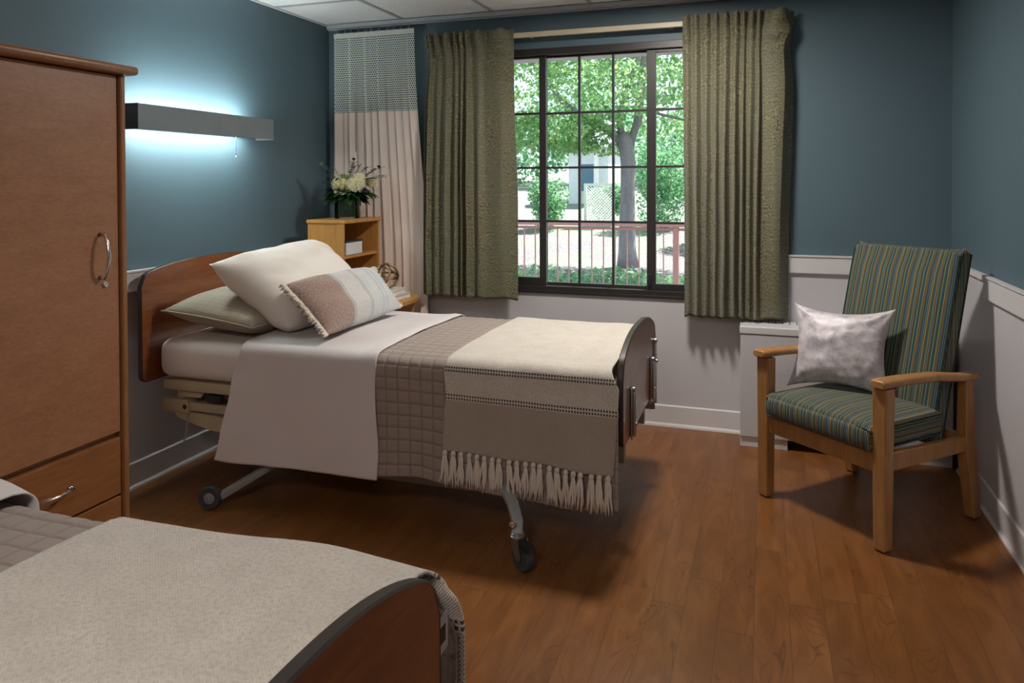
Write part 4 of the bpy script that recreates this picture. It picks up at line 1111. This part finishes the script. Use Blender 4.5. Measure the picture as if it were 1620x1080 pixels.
def armchair():
    t = thing('armchair', 'high-backed maple armchair in blue, green and gold striped upholstery in the right corner', 'armchair', CM + CB*.3)
    hw = .285
    for s in (-1, 1):
        bm = nb(); taper_post(bm, (s*hw, 0, 0.006), (s*hw, 0, .622), .050, .050, .062, .055); obj('leg', xf(bm), m_chairwood, t, bevel=.006)
        bm = nb(); taper_post(bm, (s*hw, .585, 0.006), (s*hw, .535, .32), .045, .05, .045, .07); taper_post(bm, (s*hw, .535, .32), (s*hw, .525, .588), .045, .07, .040, .045)
        bmesh.ops.remove_doubles(bm, verts=bm.verts, dist=.001); obj('leg', xf(bm), m_chairwood, t, bevel=.005)
        # armrest: wide rounded paddle, sloping back
        out = []
        sec = [(-.045, .032, .655), (-.02, .036, .657), (.10, .036, .654), (.30, .033, .643), (.48, .028, .618), (.575, .024, .610)]
        bm = nb(); rings = []
        for (y, hwid, z) in sec:
            cx = s*(hw+.005); th = .032
            prof = []
            for a in range(14):
                an = 2*PI*a/14; ca, sa = math.cos(an), math.sin(an)
                prof.append((cx+hwid*math.copysign(abs(ca)**.55, ca), y, z-th/2+th/2*math.copysign(abs(sa)**.6, sa)))
            rings.append([bm.verts.new(q) for q in prof])
        for a, b in zip(rings, rings[1:]):
            for j in range(14): bm.faces.new((a[j], a[(j+1) % 14], b[(j+1) % 14], b[j]))
        bm.faces.new(rings[0]); bm.faces.new(rings[-1]); obj('armrest', xf(bm), m_chairwood, t, bevel=.005, auto=50)
        bm = nb(); prism(bm, [(.02, .300), (.02, .372), (.52, .352), (.52, .292)], s*hw-.014, s*hw+.014, 'x'); obj('side_rail', xf(bm), m_chairwood, t, bevel=.004)
    bm = nb(); bx(bm, -hw+.01, hw-.01, -.012, .014, .292, .374); obj('front_rail', xf(bm), m_chairwood, t, bevel=.004)
    bm = nb(); bx(bm, -hw+.01, hw-.01, .51, .535, .29, .36); obj('back_rail', xf(bm), m_chairwood, t, bevel=.004)
    Minv = CT.inverted()
    # seat cushion
    bm = nb(); bx(bm, -.262, .262, -.032, .42, .362, .472)
    es = [e for e in bm.edges]; bmesh.ops.subdivide_edges(bm, edges=es, cuts=6, use_grid_fill=True)
    for v in bm.verts:
        x, y, z = v.co
        k = (1-(x/.262)**4)*(1-((y-.19)/.23)**4)
        if z > .42: v.co.z += .020*k
        if y < .0: v.co.z -= .0; v.co.y -= .012*math.sin(PI*(z-.362)/.11)
    bmesh.ops.bevel(bm, geom=[e for e in bm.edges if e.calc_face_angle(0) > 1.0], offset=.022, segments=4, affect='EDGES', profile=.5)
    o = obj('seat', xf(bm), m_stripe, t, smooth=True); uv_box(o, Minv)
    # high back
    bm = nb(); bx(bm, -.252, .252, 0, .085, 0, .80)
    bmesh.ops.subdivide_edges(bm, edges=bm.edges[:], cuts=6, use_grid_fill=True)
    for v in bm.verts:
        x, y, z = v.co
        if y < .04: v.co.y -= .018*(1-(x/.252)**4)*(1-((z-.4)/.4)**4)
        zz = v.co.z; v.co.y += .345+.205*(zz/.80); v.co.z = .335+zz*.982 - (.012 if y < .04 and zz > .79 else 0)
        v.co.z -= (v.co.y-(.345+.205*zz/.8))*.24
    bmesh.ops.bevel(bm, geom=[e for e in bm.edges if e.calc_face_angle(0) > 1.0], offset=.018, segments=4, affect='EDGES', profile=.5)
    b = obj('backrest', xf(bm), m_stripe, t, smooth=True); uv_box(b, Minv)
    for s in (-1, 1):
        for yy in (.0, .085):
            bm = nb(); pts = []
            for i in range(25):
                zz = .80*i/24; z = .335+zz*.982; y = yy+(.004 if yy == 0 else -.004)+.345+.205*(zz/.8); z -= yy*.24
                inn = .006 if yy == 0 else .006
                pts.append(CT @ Vector((s*(.252-.005), y, min(z, 1.09))))
            tube(bm, pts, .0048, 6); obj('piping', bm, m_pipe, b, smooth=True)
armchair()
def silvermat():
    k = NT('silver_brocade'); tc = k.N('ShaderNodeTexCoord'); n = k.noise(tc.outputs['UV'], 20, 7, .75, .5); f = k.noise(tc.outputs['UV'], 300, 3)
    c = k.ramp(n, [(.38, S(168, 164, 172)), (.5, S(196, 190, 195)), (.62, S(214, 207, 210))]); k.bump(k.math('ADD', f, n), .4, .002)
    r = k.ramp(n, [(.4, (.36,)*3), (.6, (.6,)*3)]); return k.set(c, r, .15, sheen=.3)
m_silver = silvermat()
pillow('throw_pillow', m_silver, (2.886, -.610, .838), (3.29, -.772, .852), (3.262, -.842, .478), (2.850, -.745, .478), .070,
    'shiny silver-grey throw pillow with pointed corners on the striped armchair', bow=.17, seed=22, wr=.009, n=44, pw=2.2, cat='cushion')

# ------------------------------------------------------------------ outdoors
def gz(x, y): return (-.12 if y < 3 else -.12+.024*(y-3) if y < 8 else .07*(y-8)+.0) + .05*n1(x*.4, y*.4, 3)
nx_, ny_ = 90, 90; P = np.zeros((nx_, ny_, 3)); U = np.zeros((nx_, ny_, 2))
for i in range(nx_):
    for j in range(ny_):
        x = -22+40*i/(nx_-1); y = .145+34*(j/(ny_-1))**1.3; P[i, j] = (x, y, gz(x, y)); U[i, j] = (x, y)
def groundmat():
    k = NT('leaf_litter'); v = k.coord(); n = k.noise(v, 30, 4, .7); b = k.noise(v, .8, 3)
    c = k.ramp(n, [(.35, S(76, 72, 80)), (.65, S(150, 144, 148))])
    g = k.ramp(n, [(.35, S(80, 112, 84)), (.65, S(150, 180, 140))]); c = k.mix(k.ramp(b, [(.5, (0,)*3), (.6, (.7,)*3)]), c, g); k.bump(n, .6, .03); return k.set(c, .95)
g = obj('ground', grid_mesh('ground', P, U), groundmat(), org=(0, 0, 0)); g['kind'] = 'structure'
def leaves(name, m, centers, n, size, parent, seed, stuff=True):
    r_ = np.random.RandomState(seed); tot = sum(c[2] for c in centers); V = []; F = []
    for (c, rad, wgt) in centers:
        k = int(n*wgt/tot); d = r_.normal(size=(k, 3)); d /= np.linalg.norm(d, axis=1)[:, None]
        p = np.array(c)+d*np.array(rad)*(r_.uniform(.25, 1, (k, 1))**.5)
        a = r_.normal(size=(k, 3)); a /= np.linalg.norm(a, axis=1)[:, None]; b = r_.normal(size=(k, 3)); b -= (a*b).sum(1)[:, None]*a; b /= np.linalg.norm(b, axis=1)[:, None]
        s = size*r_.uniform(.6, 1.3, (k, 1))
        for q, (u, v_) in enumerate(((-1, 0), (0, -.55), (1, 0), (0, .55))): pass
        Q = np.stack([p-a*s*.6, p-b*s*.42, p+a*s*.6, p+b*s*.42], 1).reshape(-1, 3)
        o0 = len(V)*1; V.append(Q)
    V = np.concatenate(V); F = np.arange(len(V)).reshape(-1, 4).tolist()
    me = bpy.data.meshes.new(name); me.from_pydata(V.tolist(), [], F)
    o = obj(name, me, m, parent)
    if stuff: o['kind'] = 'stuff'
    return o
def tree():
    t = thing('maple_tree', 'large maple tree with a forked trunk behind the railing outside the window', 'tree', (.58, 8, -.02))
    bm = nb()
    tube(bm, [(.60, 8, -.05), (.58, 8, .25), (.585, 8, 1.0), (.60, 8, 1.7), (.56, 8, 2.05), (.50, 8, 2.2)], [.20, .145, .125, .125, .135, .10], 14)
    tube(bm, [(.52, 8, 2.05), (.30, 8, 2.24), (.02, 8, 2.42), (-.30, 8, 2.58), (-.55, 8.1, 2.78), (-.80, 8.1, 3.1), (-1.2, 8.2, 3.6)], [.09, .075, .065, .06, .05, .04, .03], 10)
    tube(bm, [(.50, 8, 2.12), (.45, 8, 2.42), (.52, 8, 2.75), (.68, 8, 3.2), (.85, 8, 3.7)], [.07, .05, .045, .04, .03], 10)
    tube(bm, [(.62, 8, 2.0), (.74, 8.1, 2.4), (.80, 8.1, 3.0), (.9, 8.2, 4)], [.085, .075, .07, .06], 10)
    tube(bm, [(.30, 8, 2.26), (.1, 7.9, 2.15), (-.3, 7.8, 2.1)], [.02, .015, .008], 6)
    tube(bm, [(-.3, 8, 2.58), (-.9, 7.8, 2.5), (-1.6, 7.6, 2.62)], [.03, .02, .01], 6)
    tube(bm, [(.8, 8.1, 2.6), (1.5, 8.1, 2.4), (2.3, 8, 2.42)], [.03, .02, .012], 6)
    obj('trunk', bm, m_bark, t, smooth=True)
    cs = []
    r_ = random.Random(3)
    for k in range(90):
        x = r_.uniform(-3.6, 4.4); z = r_.uniform(2.3, 5.2); y = 8+r_.uniform(-1.6, 2.0); cs.append(((x, y, z), (r_.uniform(.5, .8), .6, r_.uniform(.20, .36)), 1))
    for k in range(60): cs.append(((r_.uniform(-4, 5), 8+r_.uniform(-2.5, 3), r_.uniform(4.8, 7.2)), (.8, .8, .4), 2.2))  # high clumps out of view, added to throw dappled shade on the ground
    for k in range(22): cs.append(((r_.uniform(-1.6, .4), 7.6+r_.uniform(-.5, .5), r_.uniform(1.95, 2.5)), (.34, .3, .16), .5))
    leaves('foliage', m_leaf, cs, 95000, .062, t, 1, False)
tree()
def shrub(c, r, n, label, seed, sz=.07):
    o = leaves('shrub', m_shrub, [((c[0]+random.Random(seed+k).uniform(-.5, .5)*r[0], c[1]+random.Random(seed+k+50).uniform(-.5, .5)*r[1], c[2]+random.Random(seed+k+90).uniform(-.35, .35)*r[2]), (r[0]*.6, r[1]*.6, r[2]*.6), 1) for k in range(8)], n, sz, None, seed, False)
    tag(o, label, 'shrub', 'shrubs beyond the railing')
shrub((-3.9, 12, .9), (1.1, .8, 1.2), 6000, 'dense green shrub seen low through the leftmost lights of the window', 11)
shrub((-2.05, 12.4, .9), (.5, .5, .7), 2500, 'small round shrub seen left of the white lattice', 12)
shrub((-1.0, 14.2, .9), (.5, .35, .55), 2500, 'dark shrub directly behind the white lattice', 15)
shrub((.55, 13, 1.2), (.75, .8, 1.3), 4500, 'tall loose shrub behind the tree trunk', 13)
shrub((2.3, 11, 1.1), (.85, .8, 1.3), 6000, 'bright green shrub seen in the right-hand lights of the window', 14)
t = thing('background_trees', 'pale mass of sunlit trees closing the view far behind the house', 'trees', (0, 27, 1.3))
bg = [((x, 27+1.5*math.sin(x*1.7), 3.2+1.3*math.sin(x*.9)), (1.8, 1.3, 2.2+.6*math.sin(x*2.1)), 1) for x in [(-16+1.5*i) for i in range(18)]]
o_ = leaves('foliage', m_shrub, bg, 30000, .17, t, 61, True)
o = leaves('ivy', m_shrub, [((x*1.0, 4.6+.25*math.sin(x*2), .0), (.8, .7, .36), 1) for x in range(-3, 6)], 14000, .06, None, 41, True); o['label'] = 'low green ground cover behind the bottom of the deck railing'; o['category'] = 'ground cover'
t = thing('lattice_fence', 'short white diagonal lattice panel standing far out between the shrubs', 'fence', (-.97, 13, .3))
bm = nb()
for k in range(-9, 17):
    for s in (-1, 1):
        x = -1.28+k*.075
        a = (x, .35); L = 1.0
        p0 = Vector((x if s > 0 else x, 13+.01*s, .35)); p1 = p0+Vector((s*.95, 0, .95))
        # clip to panel
        t0, t1 = 0.0, 1.0
        xs = (p0.x, p1.x)
        def clip(v, lo, hi, a_, b_):
            return
        lo, hi = -1.27, -.66
        d = p1.x-p0.x
        ta, tb = (lo-p0.x)/d, (hi-p0.x)/d
        if ta > tb: ta, tb = tb, ta
        t0, t1 = max(0, ta), min(1, tb)
        if t1-t0 > .05: tube(bm, [p0.lerp(p1, t0), p0.lerp(p1, t1)], .014, 4)
obj('lattice', bm, plain('white_lath', S(240, 240, 240), .6), t)
bm = nb(); bx(bm, -1.33, -1.27, 12.97, 13.03, 0.2, 1.36); bx(bm, -.66, -.60, 12.97, 13.03, .2, 1.36); bx(bm, -1.27, -.66, 12.98, 13.02, 1.30, 1.36); obj('posts', bm, plain('white_lath', S(240, 240, 240), .6), t)
# neighbour's house far behind
t = thing('house', 'white clapboard neighbour house glimpsed through the leaves far behind the lattice', 'house', (-3.0, 18.5, .6))
m_hs = plain('white_siding', S(226, 230, 234), .7)
obj('wall', box(-3.05, -1.8, 18.2, 20.5, .3, 2.5), m_hs, t); bm = nb(); prism(bm, [(17.9, 2.45), (20.8, 2.45), (19.3, 3.3)], -3.25, -1.6, 'x'); obj('roof', bm, plain('grey_shingle', S(150, 156, 164), .8), t)
for x in (-2.45,):
    f_ = obj('window_frame', box(x-.26, x+.26, 18.14, 18.19, 1.05, 2.0), m_bead, t); obj('pane', box(x-.20, x+.20, 18.11, 18.135, 1.11, 1.94), plain('dark_pane', S(96, 122, 150), .15), f_)
obj('porch_post', box(-2.18, -2.06, 17.9, 18.02, .5, 2.45), m_bead, t)
# deck and railing
m_red = plain('red_brown_paint', S(176, 132, 128), .6)
struct('trim_11', box(-2.6, 5.2, .15, 3.45, -.11, -.07), plain('deck_board', S(150, 140, 134), .8))
t = thing('deck_railing', 'red-brown deck railing with slim balusters just outside the window', 'railing', (1.3, 3.3, -.07))
bm = nb(); bx(bm, -2.5, 5.0, 3.25, 3.36, .945, .977); bx(bm, -2.5, 5.0, 3.290, 3.320, .905, .930); obj('top_rail', bm, m_red, t)
obj('bottom_rail', box(-2.5, 5.0, 3.285, 3.325, .04, .09), m_red, t)
for x in (-.55, 1.905): obj('post', box(x-.028, x+.028, 3.277, 3.333, -.07, .945), m_red, t)
for k in range(-14, 26):
    x = 1.41+k*.1235
    if any(abs(x-q) < .08 for q in (-.55, 1.905)): continue
    if x < -1.2 or x > 3.4: continue
    obj('baluster', box(x-.006, x+.006, 3.299, 3.311, .09, .905), m_red, t)
# roof overhang outside
struct('trim_12', box(-1.5, 5.0, .15, 1.05, 2.30, 2.42), plain('grey_soffit', S(150, 152, 160), .8))
